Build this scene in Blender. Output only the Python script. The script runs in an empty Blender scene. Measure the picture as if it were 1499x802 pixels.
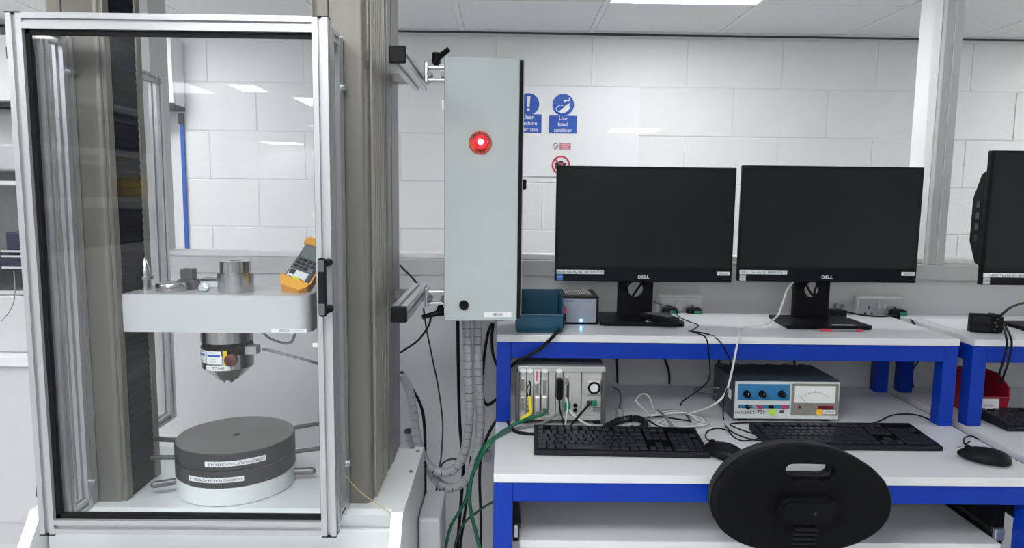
import bpy, bmesh, math, random
from mathutils import Vector, Matrix, Euler
random.seed(7)
# ------------------------------------------------------------------ camera
F_PX, W_PX, H_PX = 1030.0, 1499.0, 802.0
CAM_Z, PITCH, YAW, ROLL = 1.55, 0.11395, -0.01053, 0.012
fw = Vector((-math.sin(YAW)*math.cos(PITCH), math.cos(YAW)*math.cos(PITCH), -math.sin(PITCH)))
rt = Vector((math.cos(YAW), math.sin(YAW), 0)); up = rt.cross(fw)
CR = (math.cos(ROLL)*rt + math.sin(ROLL)*up); CU = (math.cos(ROLL)*up - math.sin(ROLL)*rt)
CAM = Vector((0, 0, CAM_Z))
scn = bpy.context.scene
C = scn.collection
cd = bpy.data.cameras.new('camera'); cam = bpy.data.objects.new('camera', cd); C.objects.link(cam)
cd.sensor_fit = 'HORIZONTAL'; cd.sensor_width = 36.0; cd.lens = 36.0*F_PX/W_PX
cd.clip_start = 0.05; cd.clip_end = 60
m3 = Matrix((CR, CU, -fw)).transposed()
cam.matrix_world = Matrix.Translation(CAM) @ m3.to_4x4()
scn.camera = cam
# ------------------------------------------------------------------ world and exposure
wd = bpy.data.worlds.new('world'); scn.world = wd; wd.use_nodes = True
wd.node_tree.nodes['Background'].inputs[0].default_value = (0.75, 0.82, 0.86, 1)
wd.node_tree.nodes['Background'].inputs[1].default_value = 0.25
vs = scn.view_settings
vs.view_transform = 'Standard'; vs.look = 'None'; vs.gamma = 1.0; vs.use_curve_mapping = False
vs.exposure = 0.62
PANEL_STRENGTH = 11.0          # the LED ceiling panels are the only lights of the room, most added as fill
PANEL_COLOR = (0.98, 1.0, 1.0)

def ray(px, py): return (px - W_PX/2)/F_PX*CR - (py - H_PX/2)/F_PX*CU + fw
def at(px, py, y):      # world point at depth y seen at a photo position
    r = ray(px, py); return CAM + r*(y/r.y)
def on(px, py, z):      # world point on a level surface at height z
    r = ray(px, py); return CAM + r*((z - CAM_Z)/r.z)

# ------------------------------------------------------------------ materials
MATS = {}
def mat(name, col, rough=0.5, metal=0.0, var=0.05, scale=30.0, bump=0.0, bscale=200.0, emit=None, estr=0.0, coat=0.0, spec=0.5, stretch=None):
    m = bpy.data.materials.new(name); m.use_nodes = True
    nt = m.node_tree; b = nt.nodes['Principled BSDF']
    b.inputs['Roughness'].default_value = rough; b.inputs['Metallic'].default_value = metal
    b.inputs['Specular IOR Level'].default_value = spec
    if coat: b.inputs['Coat Weight'].default_value = coat; b.inputs['Coat Roughness'].default_value = 0.12
    tc = nt.nodes.new('ShaderNodeTexCoord'); n = nt.nodes.new('ShaderNodeTexNoise')
    n.inputs['Scale'].default_value = scale; n.inputs['Detail'].default_value = 3
    src = tc.outputs['Object']
    if stretch:
        mp = nt.nodes.new('ShaderNodeMapping'); mp.inputs['Scale'].default_value = stretch
        nt.links.new(src, mp.inputs['Vector']); src = mp.outputs['Vector']
    nt.links.new(src, n.inputs['Vector'])
    rmp = nt.nodes.new('ShaderNodeValToRGB')
    lo = [max(0, c*(1-var)) for c in col]; hi = [min(1, c*(1+var)) for c in col]
    rmp.color_ramp.elements[0].color = (*lo, 1); rmp.color_ramp.elements[1].color = (*hi, 1)
    rmp.color_ramp.elements[0].position = 0.3; rmp.color_ramp.elements[1].position = 0.7
    nt.links.new(n.outputs['Fac'], rmp.inputs['Fac']); nt.links.new(rmp.outputs['Color'], b.inputs['Base Color'])
    if bump:
        n2 = nt.nodes.new('ShaderNodeTexNoise'); n2.inputs['Scale'].default_value = bscale; n2.inputs['Detail'].default_value = 4
        nt.links.new(src, n2.inputs['Vector'])
        bp = nt.nodes.new('ShaderNodeBump'); bp.inputs['Strength'].default_value = bump; bp.inputs['Distance'].default_value = 0.004
        nt.links.new(n2.outputs['Fac'], bp.inputs['Height']); nt.links.new(bp.outputs['Normal'], b.inputs['Normal'])
    if emit:
        b.inputs['Emission Color'].default_value = (*emit, 1); b.inputs['Emission Strength'].default_value = estr
    MATS[name] = m
    return m
def glass(name, tint, f0=0.04, rough=0.0):
    m = bpy.data.materials.new(name); m.use_nodes = True; nt = m.node_tree
    for n in list(nt.nodes): nt.nodes.remove(n)
    out = nt.nodes.new('ShaderNodeOutputMaterial'); mix = nt.nodes.new('ShaderNodeMixShader')
    tr = nt.nodes.new('ShaderNodeBsdfTransparent'); gl = nt.nodes.new('ShaderNodeBsdfGlossy')
    tr.inputs['Color'].default_value = (*tint, 1); gl.inputs['Roughness'].default_value = rough
    lw = nt.nodes.new('ShaderNodeLayerWeight'); lw.inputs['Blend'].default_value = 0.5
    pw = nt.nodes.new('ShaderNodeMath'); pw.operation = 'POWER'; pw.inputs[1].default_value = 5
    ma = nt.nodes.new('ShaderNodeMath'); ma.operation = 'MULTIPLY_ADD'; ma.inputs[1].default_value = 1-f0; ma.inputs[2].default_value = f0
    nt.links.new(lw.outputs['Facing'], pw.inputs[0]); nt.links.new(pw.outputs[0], ma.inputs[0]); nt.links.new(ma.outputs[0], mix.inputs[0])
    nt.links.new(tr.outputs[0], mix.inputs[1]); nt.links.new(gl.outputs[0], mix.inputs[2]); nt.links.new(mix.outputs[0], out.inputs[0])
    MATS[name] = m
    return m
mat('block_paint', (.80,.80,.80), .45, var=.02, scale=6, bump=.25, bscale=60)
mat('plaster', (.74,.74,.745), .6, var=.02, scale=4, bump=.08, bscale=120)
mat('partition_paint', (.61,.61,.615), .55, var=.02, scale=5)
mat('frame_paint', (.55,.55,.545), .4, var=.02, scale=5)
mat('frame_white', (.82,.82,.82), .4, var=.02, scale=5)
mat('tile_white', (.84,.84,.84), .8, var=.05, scale=90, bump=.35, bscale=160)
mat('grid_white', (.86,.86,.86), .5, var=.02)
mat('floor_vinyl', (.58,.59,.60), .35, var=.05, scale=14)
mat('rail_grey', (.22,.22,.215), .38, .4, var=.05, scale=20, stretch=(12,12,.4))
mat('dark_gap', (.03,.03,.035), .7)
mat('panel_light', (.9,.9,.9), .5, emit=PANEL_COLOR, estr=PANEL_STRENGTH)
mat('aluminium', (.47,.48,.49), .34, .55, var=.04, scale=40, stretch=(40,40,1.5))
mat('aluminium_bright', (.62,.63,.65), .28, .75, var=.04, scale=40)
mat('groove', (.20,.20,.21), .5, .5)
mat('cast_zinc', (.52,.54,.56), .32, .8, var=.08, scale=50)
mat('steel', (.55,.54,.53), .24, 1.0, var=.14, scale=22, stretch=(14,14,1))
mat('steel_dark', (.16,.16,.165), .38, .7, var=.1, scale=30)
mat('taupe', (.172,.164,.142), .38, .35, var=.04, scale=8, stretch=(6,6,.4))
mat('taupe_light', (.30,.285,.245), .33, .5, var=.05, scale=20, stretch=(12,12,.4))
mat('bellows', (.004,.0045,.010), .6, var=.15, scale=40, spec=.1)
mat('machine_white', (.56,.575,.59), .36, var=.02, scale=6, coat=.2)
mat('base_white', (.70,.735,.73), .34, var=.02, scale=6, coat=.2)
mat('box_grey', (.44,.49,.485), .42, var=.03, scale=5, bump=.05, bscale=500)
mat('black_plastic', (.007,.007,.008), .42, var=.15, scale=60, spec=.12)
mat('black_gloss', (.008,.008,.009), .16, var=.1, scale=40)
mat('rubber', (.010,.010,.011), .6, var=.2, scale=60, spec=.12)
mat('key_black', (.017,.018,.025), .3, var=.15, scale=80, spec=.3)
mat('key_well', (.003,.003,.004), .7, spec=.05)
mat('keyboard_black', (.016,.017,.024), .45, var=.1, scale=50, spec=.12)
mat('chair_plastic', (.0035,.0036,.0045), .6, var=.1, scale=30, bump=.1, bscale=700, spec=.12)
mat('chair_fabric', (.014,.014,.016), .85, var=.3, scale=300, bump=.4, bscale=500)
mat('screen', (.010,.016,.0145), .22, var=.05, scale=4, spec=.3)
mat('bezel', (.008,.0085,.011), .4, var=.1, scale=30, spec=.12)
mat('blue_paint', (.0,.034,.37), .36, var=.05, scale=10, spec=.3)
mat('laminate', (.72,.73,.745), .30, var=.015, scale=5, coat=.15)
mat('laminate_edge', (.66,.68,.67), .4, var=.03, scale=30)
mat('platen_dark', (.040,.040,.042), .5, .35, var=.12, scale=14)
mat('platen_top', (.17,.165,.16), .42, .55, var=.08, scale=9)
mat('label_white', (.80,.82,.84), .5, var=.03, scale=60)
mat('ink', (.02,.02,.025), .6, var=.1)
mat('ink_grey', (.18,.19,.2), .6, var=.1)
mat('sign_white', (.84,.84,.85), .35, var=.01)
mat('sign_blue', (.012,.085,.46), .35, var=.03)
mat('sign_red', (.55,.035,.085), .4, var=.05)
mat('sign_pink', (.60,.16,.22), .4, var=.05)
mat('bin_blue', (.008,.075,.135), .38, var=.05, scale=10)
mat('bin_red', (.36,.012,.035), .38, var=.06, scale=10)
mat('yellow_plastic', (.80,.58,.03), .4, var=.05)
mat('orange_plastic', (.83,.40,.05), .45, var=.06)
mat('meter_grey', (.10,.115,.13), .5, var=.1)
mat('lcd', (.17,.20,.20), .25, var=.05)
mat('meter_blue_key', (.12,.22,.30), .5)
mat('estop_orange', (.62,.07,.035), .5, var=.1, scale=50)
mat('estop_glow', (.9,.02,.04), .3, emit=(1,.01,.03), estr=.5)
mat('estop_core', (1,.9,.85), .3, emit=(1,.80,.74), estr=2.2)
mat('led_blue', (.3,.7,1), .3, emit=(.12,.55,1), estr=14)
mat('chassis_grey', (.46,.465,.455), .42, .25, var=.05, scale=20)
mat('chassis_panel', (.54,.545,.53), .42, .3, var=.05, scale=30)
mat('chassis_dark', (.085,.085,.088), .5, var=.1)
mat('connector', (.62,.62,.60), .35, .6, var=.06)
mat('green_plastic', (.01,.22,.12), .4, var=.1)
mat('green_cable', (.006,.115,.06), .42, var=.12, scale=40)
mat('green_dark_cable', (.010,.060,.038), .45, var=.12, scale=40)
mat('yellow_cable', (.85,.68,.02), .4, var=.05)
mat('white_cable', (.66,.67,.66), .45, var=.05)
mat('grey_cable', (.22,.22,.22), .5, var=.08)
mat('black_cable', (.009,.009,.010), .45, var=.2, spec=.12)
mat('brass_wire', (.45,.38,.20), .4, .4)
mat('conduit_grey', (.37,.38,.385), .4, var=.05, scale=30)
mat('slate_case', (.042,.062,.085), .5, var=.06, scale=30)
mat('instrument_face', (.66,.68,.68), .4, var=.02)
mat('instrument_blue', (.035,.20,.42), .4, var=.04)
mat('instrument_brown', (.245,.235,.215), .5, var=.04)
mat('meter_face', (.86,.87,.86), .2, var=.01, coat=.6)
mat('dark_red', (.16,.006,.014), .4)
mat('sticker_green', (.50,.82,.06), .5, var=.03)
mat('sticker_orange', (.95,.52,.03), .5, var=.03)
mat('daq_face', (.30,.33,.39), .4, .3, var=.03)
mat('chrome_label', (.6,.62,.65), .3, .5, var=.2, scale=80)
mat('socket_steel', (.50,.51,.54), .3, .45, var=.04, scale=40)
mat('socket_white', (.80,.81,.82), .3, var=.02)
mat('sticker_blue', (.02,.20,.62), .4, var=.1, scale=120)
mat('sticker_grey', (.50,.50,.52), .5, var=.3, scale=260)
mat('copper', (.10,.025,.02), .4, .3, var=.2)
mat('cable_box', (.20,.21,.21), .5, var=.05)
mat('clear_bag', (.62,.66,.72), .15, var=.2, scale=90, spec=.8)
mat('crate_dark', (.03,.035,.05), .6, var=.1)
mat('rack_grey', (.75,.75,.75), .5, .2, var=.05)
mat('navy_box', (.016,.020,.05), .4, var=.1)
glass('door_glass', (.975,.98,.985), .036)
glass('partition_glass', (.975,.98,.98), .014)
glass('side_glass', (.90,.91,.92), .05)

# ------------------------------------------------------------------ mesh builder
class MB:
    def __init__(s): s.bm = bmesh.new()
    def box(s, x0, x1, y0, y1, z0, z1, bev=0.0, seg=2):
        vs_ = bmesh.ops.create_cube(s.bm, size=1.0)['verts']
        bmesh.ops.scale(s.bm, vec=(abs(x1-x0), abs(y1-y0), abs(z1-z0)), verts=vs_)
        bmesh.ops.translate(s.bm, vec=((x0+x1)/2, (y0+y1)/2, (z0+z1)/2), verts=vs_)
        if bev:
            es = list({e for v in vs_ for e in v.link_edges})
            bmesh.ops.bevel(s.bm, geom=es, offset=bev, segments=seg, profile=.5, affect='EDGES', clamp_overlap=True)
        return s
    def cyl(s, p0, p1, r, n=20, r2=None, caps=True):
        p0, p1 = Vector(p0), Vector(p1); d = p1-p0
        q = d.to_track_quat('Z', 'Y').to_matrix().to_4x4()
        M_ = Matrix.Translation((p0+p1)/2) @ q
        bmesh.ops.create_cone(s.bm, cap_ends=caps, cap_tris=False, segments=n, radius1=r, radius2=r if r2 is None else r2, depth=d.length, matrix=M_)
        return s
    def ball(s, c, r, sub=2, sc=(1,1,1)):
        bmesh.ops.create_icosphere(s.bm, subdivisions=sub, radius=r, matrix=Matrix.Translation(c) @ Matrix.Diagonal((*sc, 1)))
        return s
    def lathe(s, prof, c=(0,0,0), n=40, axis='Z'):
        rings = []
        for r, h in prof:
            ring = []
            for i in range(n):
                a = 2*math.pi*i/n
                if axis == 'Z': p = (c[0]+r*math.cos(a), c[1]+r*math.sin(a), c[2]+h)
                else: p = (c[0]+r*math.cos(a), c[1]-h, c[2]+r*math.sin(a))      # axis towards -Y
                ring.append(s.bm.verts.new(p))
            rings.append(ring)
        for k in range(len(rings)-1):
            for i in range(n):
                s.bm.faces.new((rings[k][i], rings[k][(i+1) % n], rings[k+1][(i+1) % n], rings[k+1][i]))
        s.bm.faces.new(list(reversed(rings[0]))); s.bm.faces.new(rings[-1])
        return s
    def prism(s, poly, lo, hi, plane='XZ'):
        def mk(a, b, t): return {'XZ': (a, t, b), 'XY': (a, b, t), 'YZ': (t, a, b)}[plane]
        A = [s.bm.verts.new(mk(a, b, lo)) for a, b in poly]; B = [s.bm.verts.new(mk(a, b, hi)) for a, b in poly]
        n = len(poly)
        s.bm.faces.new(A); s.bm.faces.new(list(reversed(B)))
        for i in range(n): s.bm.faces.new((A[(i+1) % n], A[i], B[i], B[(i+1) % n]))
        return s
    def tube(s, pts, r, n=8, closed=False, caps=True):
        pts = [Vector(p) for p in pts]; rings = []; prev = None
        for i, p in enumerate(pts):
            t = (pts[min(i+1, len(pts)-1)] - pts[max(i-1, 0)])
            if t.length < 1e-9: t = Vector((0, 0, 1))
            t.normalize()
            if prev is None:
                a = Vector((0, 0, 1)) if abs(t.z) < .9 else Vector((1, 0, 0)); prev = t.cross(a).normalized()
            prev = (prev - t*prev.dot(t))
            if prev.length < 1e-6: prev = t.orthogonal()
            prev.normalize(); b = t.cross(prev)
            rr = r[i] if isinstance(r, (list, tuple)) else r
            rings.append([s.bm.verts.new(p + (prev*math.cos(2*math.pi*k/n) + b*math.sin(2*math.pi*k/n))*rr) for k in range(n)])
        for k in range(len(rings)-1):
            for i in range(n): s.bm.faces.new((rings[k][i], rings[k][(i+1) % n], rings[k+1][(i+1) % n], rings[k+1][i]))
        if caps: s.bm.faces.new(list(reversed(rings[0]))); s.bm.faces.new(rings[-1])
        return s
    def profile(s, p0, p1, w=.03, slot=.008, depth=.007, w2=None):
        """slotted aluminium extrusion between two points (axis aligned)"""
        p0, p1 = Vector(p0), Vector(p1); d = (p1-p0).normalized(); ax = max(range(3), key=lambda i: abs(d[i]))
        h = w/2; h2 = (w2 or w)/2; a = slot/2
        poly = [(-h,-h2),(-a,-h2),(-a,-h2+depth),(a,-h2+depth),(a,-h2),(h,-h2),(h,-a),(h-depth,-a),(h-depth,a),(h,a),(h,h2),(a,h2),(a,h2-depth),(-a,h2-depth),(-a,h2),(-h,h2),(-h,a),(-h+depth,a),(-h+depth,-a),(-h,-a)]
        o = [i for i in range(3) if i != ax]
        def mk(base, u, v):
            q = list(base); q[o[0]] += u; q[o[1]] += v; return q
        A = [s.bm.verts.new(mk(p0, u, v)) for u, v in poly]; B = [s.bm.verts.new(mk(p1, u, v)) for u, v in poly]
        n = len(poly)
        s.bm.faces.new(A); s.bm.faces.new(list(reversed(B)))
        for i in range(n): s.bm.faces.new((A[(i+1) % n], A[i], B[i], B[(i+1) % n]))
        return s
    def xf(s, M_): bmesh.ops.transform(s.bm, matrix=M_, verts=s.bm.verts); return s
    def build(s, name, m, parent=None, world=True, smooth=False, bev=0):
        bmesh.ops.recalc_face_normals(s.bm, faces=s.bm.faces)
        if parent is not None and world:
            M_ = WORLD[parent.name].inverted(); bmesh.ops.transform(s.bm, matrix=M_, verts=s.bm.verts)
        me = bpy.data.meshes.new(name); s.bm.to_mesh(me); s.bm.free()
        if smooth:
            for p in me.polygons: p.use_smooth = True
            if smooth == 'auto': me.set_sharp_from_angle(angle=math.radians(40))
        o = bpy.data.objects.new(name, me); C.objects.link(o); me.materials.append(MATS[m])
        if parent is not None: o.parent = parent; WORLD[o.name] = WORLD[parent.name]
        else: WORLD[o.name] = Matrix.Identity(4)
        return o
WORLD = {}
def tag(o, label, cat, group=None):
    o['label'] = label; o['category'] = cat
    if group: o['group'] = group
    return o
def thing(name, label, cat, loc=(0,0,0), rz=0.0, group=None, rot=None):
    o = bpy.data.objects.new(name, None); C.objects.link(o); o.empty_display_size = .05
    o.location = loc; o.rotation_euler = rot or (0, 0, rz)
    WORLD[o.name] = Matrix.Translation(loc) @ Euler(rot or (0, 0, rz)).to_matrix().to_4x4()
    return tag(o, label, cat, group)
def struct(o, label=None):
    o['kind'] = 'structure'
    if label: o['label'] = label
    return o
def part(parent, name, m, *boxes, bev=0.0, world=True, smooth=False):
    b = MB()
    for x in boxes: b.box(*x, bev=bev)
    return b.build(name, m, parent, world, smooth)
def copy_tree(o, parent=None):
    c = o.copy(); C.objects.link(c)
    if parent: c.parent = parent
    WORLD[c.name] = WORLD.get(o.name, Matrix.Identity(4))
    for ch in [x for x in bpy.data.objects if x.parent == o]: copy_tree(ch, c)
    return c
def text(body, size, loc, m, parent, rot=(math.pi/2, 0, 0), name='lettering', align='CENTER', sx=1.0, world=True, bold=0.0, wrap=None):
    cu = bpy.data.curves.new('t', 'FONT'); cu.body = body; cu.size = size; cu.align_x = align; cu.align_y = 'CENTER'
    cu.extrude = .0002; cu.resolution_u = 2; cu.offset = bold*size; cu.space_line = .95
    to = bpy.data.objects.new('t', cu); C.objects.link(to)
    dg = bpy.context.evaluated_depsgraph_get(); ev = to.evaluated_get(dg)
    me = bpy.data.meshes.new_from_object(ev); bpy.data.objects.remove(to); bpy.data.curves.remove(cu)
    me.transform(Matrix.Diagonal((sx, 1, 1, 1)))
    if wrap: 
        for v in me.vertices: v.co = wrap(v.co)
        M_ = Matrix.Identity(4)
    else: M_ = Matrix.Translation(loc) @ Euler(rot).to_matrix().to_4x4()
    if parent is not None and world: M_ = WORLD[parent.name].inverted() @ M_
    me.transform(M_); me.materials.clear(); me.materials.append(MATS[m])
    o = bpy.data.objects.new(name, me); C.objects.link(o)
    if parent is not None: o.parent = parent; WORLD[o.name] = WORLD[parent.name]
    else: WORLD[o.name] = Matrix.Identity(4)
    return o
def smooth_path(pts, k=6):
    pts = [Vector(p) for p in pts]; out = []
    for i in range(len(pts)-1):
        p0 = pts[max(i-1, 0)]; p1 = pts[i]; p2 = pts[i+1]; p3 = pts[min(i+2, len(pts)-1)]
        for j in range(k):
            t = j/k
            out.append(.5*((2*p1)+(p2-p0)*t+(2*p0-5*p1+4*p2-p3)*t*t+(3*p1-p0-3*p2+p3)*t**3))
    out.append(pts[-1]); return out
def cable(name, pts, r, m, label, cat='cable', group=None, k=6, n=8):
    """pts: (px, py, depth) triples or ('z', px, py, height) for a point lying on a level surface"""
    P = [on(p[1], p[2], p[3]) if p[0] == 'z' else at(*p) for p in pts]
    o = MB().tube(smooth_path(P, k), r, n).build(name, m, None, smooth=True)
    return tag(o, label, cat, group)

# =================================================================== SETTING
ZC = 2.303                      # ceiling height
YW = 2.33                       # near face of the glazed partition
YB = 3.40                       # face of the block wall in the corridor
# floor
fl = struct(MB().box(-4.2, 4.2, -9, 3.6, -.05, 0).build('floor', 'floor_vinyl'))
# ceiling slab with grid bars and separate tiles where the photo shows them
ce = struct(MB().box(-4.2, 4.2, -9, 3.6, ZC+.012, ZC+.06).build('ceiling', 'tile_white'))
GX0, GY0 = .39, 2.875
tile_me = None
for i in range(-6, 5):
    for y0, y1 in ((2.47, GY0), (GY0, YB-.03)):
        x0 = GX0 + .6*i
        if y0 < 2.6 and i in (-4, 0, 4): continue        # lit panels sit here
        b = MB().box(x0+.011, x0+.589, y0+.011, y1-.011, ZC-.002, ZC+.014, bev=.004, seg=1); b.build('tile', 'tile_white', ce)
for i in range(-6, 6):
    MB().box(GX0+.6*i-.011, GX0+.6*i+.011, 2.45, YB, ZC-.0035, ZC+.012).build('grid_bar', 'grid_white', ce)
MB().box(-3.5, 3.9, GY0-.011, GY0+.011, ZC-.003, ZC+.012).build('grid_bar', 'grid_white', ce)
MB().box(-3.5, 3.9, YB-.028, YB, ZC-.005, ZC+.012).build('edge_trim', 'grid_white', ce)
MB().box(-3.5, 3.9, YB-.012, YB, ZC-.012, ZC-.005).build('shadow_gap', 'dark_gap', ce)
# walls out of view that close the room
struct(MB().box(-4.2, -4.1, -9, 3.6, 0, ZC+.02).build('wall_left', 'plaster'))
struct(MB().box(4.1, 4.2, -9, 3.6, 0, ZC+.02).build('wall_right', 'plaster'))
struct(MB().box(-4.2, 4.2, -9.1, -9, 0, ZC+.02).build('wall_front', 'plaster'))
# block wall of the corridor
XE = -1.535
wb = struct(MB().box(XE, 4.1, YB+.0022, YB+.2, 0, ZC+.02).build('wall_back', 'block_paint'))
blk = {}
row = 0; z = .0
ZROW = at(1150, 131, YB).z        # a bed joint seen in the photo
CH = .2265; z0 = ZROW - math.floor(ZROW/CH)*CH - CH
XJ = at(1072, 165, YB).x
nrow = 0
while z0 < ZC:
    k = round((z0 - (ZROW-CH))/CH)
    off = XJ + (0.225 if k % 2 else 0.0)
    x = off - 8*.4505
    while x < 4.1:
        xa, xb = max(x+.002, XE), min(x+.4485, 4.1); za, zb = max(z0+.002, 0), min(z0+CH-.002, ZC)
        if xb-xa > .03 and zb-za > .02:
            key = (round(xb-xa, 3), round(zb-za, 3))
            if key not in blk:
                o = MB().box(0, xb-xa, -.0015, .02, 0, zb-za, bev=.0022, seg=1).build('block', 'block_paint', wb); blk[key] = o
            else:
                o = blk[key].copy(); C.objects.link(o); o.parent = wb
            o.location = (xa, YB+.001 - random.random()*.002, za)
        x += .4505
    z0 += CH
# plain wall left of the block wall
struct(MB().box(-4.1, XE, YB+.05, YB+.2, 0, ZC+.02).build('wall_back_left', 'plaster'))
# glazed partition: low wall, sill rail, mullions, head, glass
ZS = at(620, 379, YW).z           # top of the rail face
XP0 = at(207, 250, YW).x; XP1 = at(229, 250, YW).x
XM0 = at(1375, 200, YW-.02).x; XM1 = at(1400, 200, YW-.02).x
wp = struct(MB().box(XP0, 4.1, YW, YW+.11, 0, ZS-.045).build('wall_partition', 'partition_paint'))
t1 = struct(MB().box(XP0, 4.1, YW-.012, YW+.122, ZS-.052, ZS, bev=.002).build('trim_1', 'frame_paint'), 'grey painted sill rail below the glazing')
MB().box(XP1, XM0, YW+.02, YW+.09, ZS, ZS+.018, bev=.003).build('glazing_bead', 'frame_white', t1)
MB().box(XM1, 4.1, YW+.02, YW+.09, ZS, ZS+.018, bev=.003).build('glazing_bead', 'frame_white', t1)
struct(MB().box(XP0, XP1, YW-.012, YW+.11, ZS, ZC+.01).build('trim_2', 'frame_paint'), 'grey end post of the glazed partition')
t3 = struct(MB().box(XM0, XM1, YW-.012, YW+.01, ZS, ZC+.01, bev=.002).build('trim_3', 'frame_paint'), 'grey painted mullion between the two window panes')
xm = (XM0+XM1)/2
MB().box(XM0-.002, XM1-.004, YW+.01, YW+.135, ZS, ZC+.01).build('reveal', 'frame_white', t3)
MB().box(xm-.001, xm+.001, YW-.0135, YW-.01, ZS, ZC+.01).build('joint_bead', 'frame_white', t3)
struct(MB().box(XP0, 4.1, YW-.012, YW+.11, ZC-.035, ZC+.01).build('trim_4', 'frame_paint'), 'grey head rail of the glazed partition')
struct(MB().box(XP1, XM0, YW+.05, YW+.056, ZS+.005, ZC-.03).build('window_1', 'partition_glass'), 'clear fixed glass pane above the monitors')
struct(MB().box(XM1, 4.1, YW+.05, YW+.056, ZS+.005, ZC-.03).build('window_2', 'partition_glass'), 'clear fixed glass pane behind the third monitor')

# ceiling lights: corridor lamps, and room panels mostly added as fill
def panel(x0, x1, y0, y1, label, group=None):
    t = thing('ceiling_light', label, 'ceiling light', ((x0+x1)/2, (y0+y1)/2, ZC), group=group)
    w = .014
    part(t, 'frame', 'grid_white', (x0, x1, y0, y0+w, ZC-.006, ZC+.012), (x0, x1, y1-w, y1, ZC-.006, ZC+.012), (x0, x0+w, y0+w, y1-w, ZC-.006, ZC+.012), (x1-w, x1, y0+w, y1-w, ZC-.006, ZC+.012))
    part(t, 'diffuser', 'panel_light', (x0+w, x1-w, y0+w, y1-w, ZC-.003, ZC+.010))
panel(.39, .99, 2.47, 2.875, 'lit white panel in the tiled ceiling beyond the glass, above the monitors')
panel(-2.01, -1.41, 2.47, 2.875, 'lit panel in the corridor ceiling behind the testing machine')
panel(2.79, 3.39, 2.47, 2.875, 'lit panel in the corridor ceiling past the third monitor')
ROOM_AND_FILL_PANELS = [(-3.5, 1.2), (-3.5, -.6), (3.45, 1.2), (3.45, .5), (1.2, -3.9), (-.49, -.05), (-1.12, -.05), (-2.85, .0), (-2.85, -.9), (-.60, -1.7), (-.60, -3.2), (-.62, -4.6), (-.62, -6.3), (-1.75, -3.6), (-2.3, -6.0), (-3.85, -8.9)]  # most are added unseen fill, set where their mirror images stay hidden
panel(-2.02, -1.80, -2.75, -2.35, 'small lit panel in the room ceiling, mirrored high in the glass door')
for x, y in ROOM_AND_FILL_PANELS:
    panel(x, x+.6, y, y+.6, 'square ceiling panel out of view, from a set mostly added as fill light', 'ceiling panels of the room')
# =================================================================== CORRIDOR: notice board, signs, cupboards, far bench
S_Y = YB-.004
nb_l = at(745, 126, S_Y); nb_r = at(937, 129, S_Y); nb_b = at(935, 260, S_Y)
nb = tag(MB().box(nb_l.x, nb_r.x, S_Y-.006, S_Y, nb_b.z, nb_r.z, bev=.001).build('notice_panel', 'sign_white'), 'thin white panel on the block wall carrying the safety signs', 'notice board')
SY = S_Y-.0065
def disc(b, c, r, y0, y1, n=40): b.cyl((c.x, y0, c.z), (c.x, y1, c.z), r, n)
def blue_sign(cpx, cpy, tpx0, tpx1, tpy0, tpy1, lines, label, icon):
    c = at(cpx, cpy, SY); a = at(tpx0, tpy0, SY); b_ = at(tpx1, tpy1, SY)
    t = thing('wall_sign', label, 'sign', (c.x, SY, b_.z))
    part(t, 'backing', 'sign_white', (a.x-.006, b_.x+.006, SY-.0015, SY, b_.z-.01, c.z+.068))
    b = MB(); disc(b, c, .051, SY-.0035, SY-.001); d = b.build('disc', 'sign_blue', t)
    MB().box(a.x, b_.x, SY-.0035, SY-.001, b_.z, a.z, bev=.004).build('plate', 'sign_blue', t)
    n = len(lines); h = (a.z-b_.z)/n
    for i, l in enumerate(lines):
        text(l, h*.92, ((a.x+b_.x)/2, SY-.0038, a.z-h*(i+.47)), 'sign_white', t, bold=.012)
    icon(t, c, SY-.0038)
def icon_bang(t, c, y):
    MB().prism([(c.x-.009, c.z+.036), (c.x+.009, c.z+.036), (c.x+.005, c.z-.012), (c.x-.005, c.z-.012)], y-.0006, y+.0004).build('exclamation_bar', 'sign_white', t)
    b = MB(); b.cyl((c.x, y-.0006, c.z-.026), (c.x, y+.0004, c.z-.026), .0075, 20); b.build('exclamation_dot', 'sign_white', t)
def icon_hands(t, c, y):
    P = lambda pts: [(c.x+a, c.z+b) for a, b in pts]
    b = MB()
    b.prism(P([(-.017,-.030),(-.008,-.020),(.004,-.012),(.017,-.004),(.026,-.002),(.032,-.008),(.030,-.018),(.022,-.028),(.006,-.038),(-.006,-.040),(-.016,-.038)]), y-.0006, y+.0004)
    b.build('hand_symbol', 'sign_white', t)
    b = MB()
    for i in range(4): b.cyl((c.x+.006+.006*i, y, c.z-.012+.003*i), (c.x+.016+.005*i, y, c.z+.000+.002*i), .0028, 8)
    b.build('finger_symbol', 'sign_white', t)
    b = MB(); b.tube([(c.x-.034,y,c.z-.014),(c.x-.026,y,c.z-.006),(c.x-.012,y,c.z-.002),(c.x,y,c.z-.004)], .0016, 6); b.tube([(c.x-.034,y,c.z-.014),(c.x-.032,y,c.z-.028),(c.x-.018,y,c.z-.034)], .0016, 6)
    b.build('second_hand_symbol', 'sign_white', t)
    b = MB(); b.prism(P([(.002,.022),(.026,.022),(.026,.032),(.030,.032),(.030,.017),(.010,.017),(.010,.010),(.002,.010)]), y-.0006, y+.0004); b.build('tap_symbol', 'sign_white', t)
blue_sign(773.5, 152.5, 753, 792.5, 167, 194.5, ['Clean', 'machine', 'after use'], 'blue mandatory sign with exclamation mark half hidden by the control box', icon_bang)
blue_sign(824.5, 153.5, 804, 844, 169, 195.5, ['Use', 'hand', 'sanitiser'], 'blue mandatory sign asking to use hand sanitiser', icon_hands)
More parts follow.
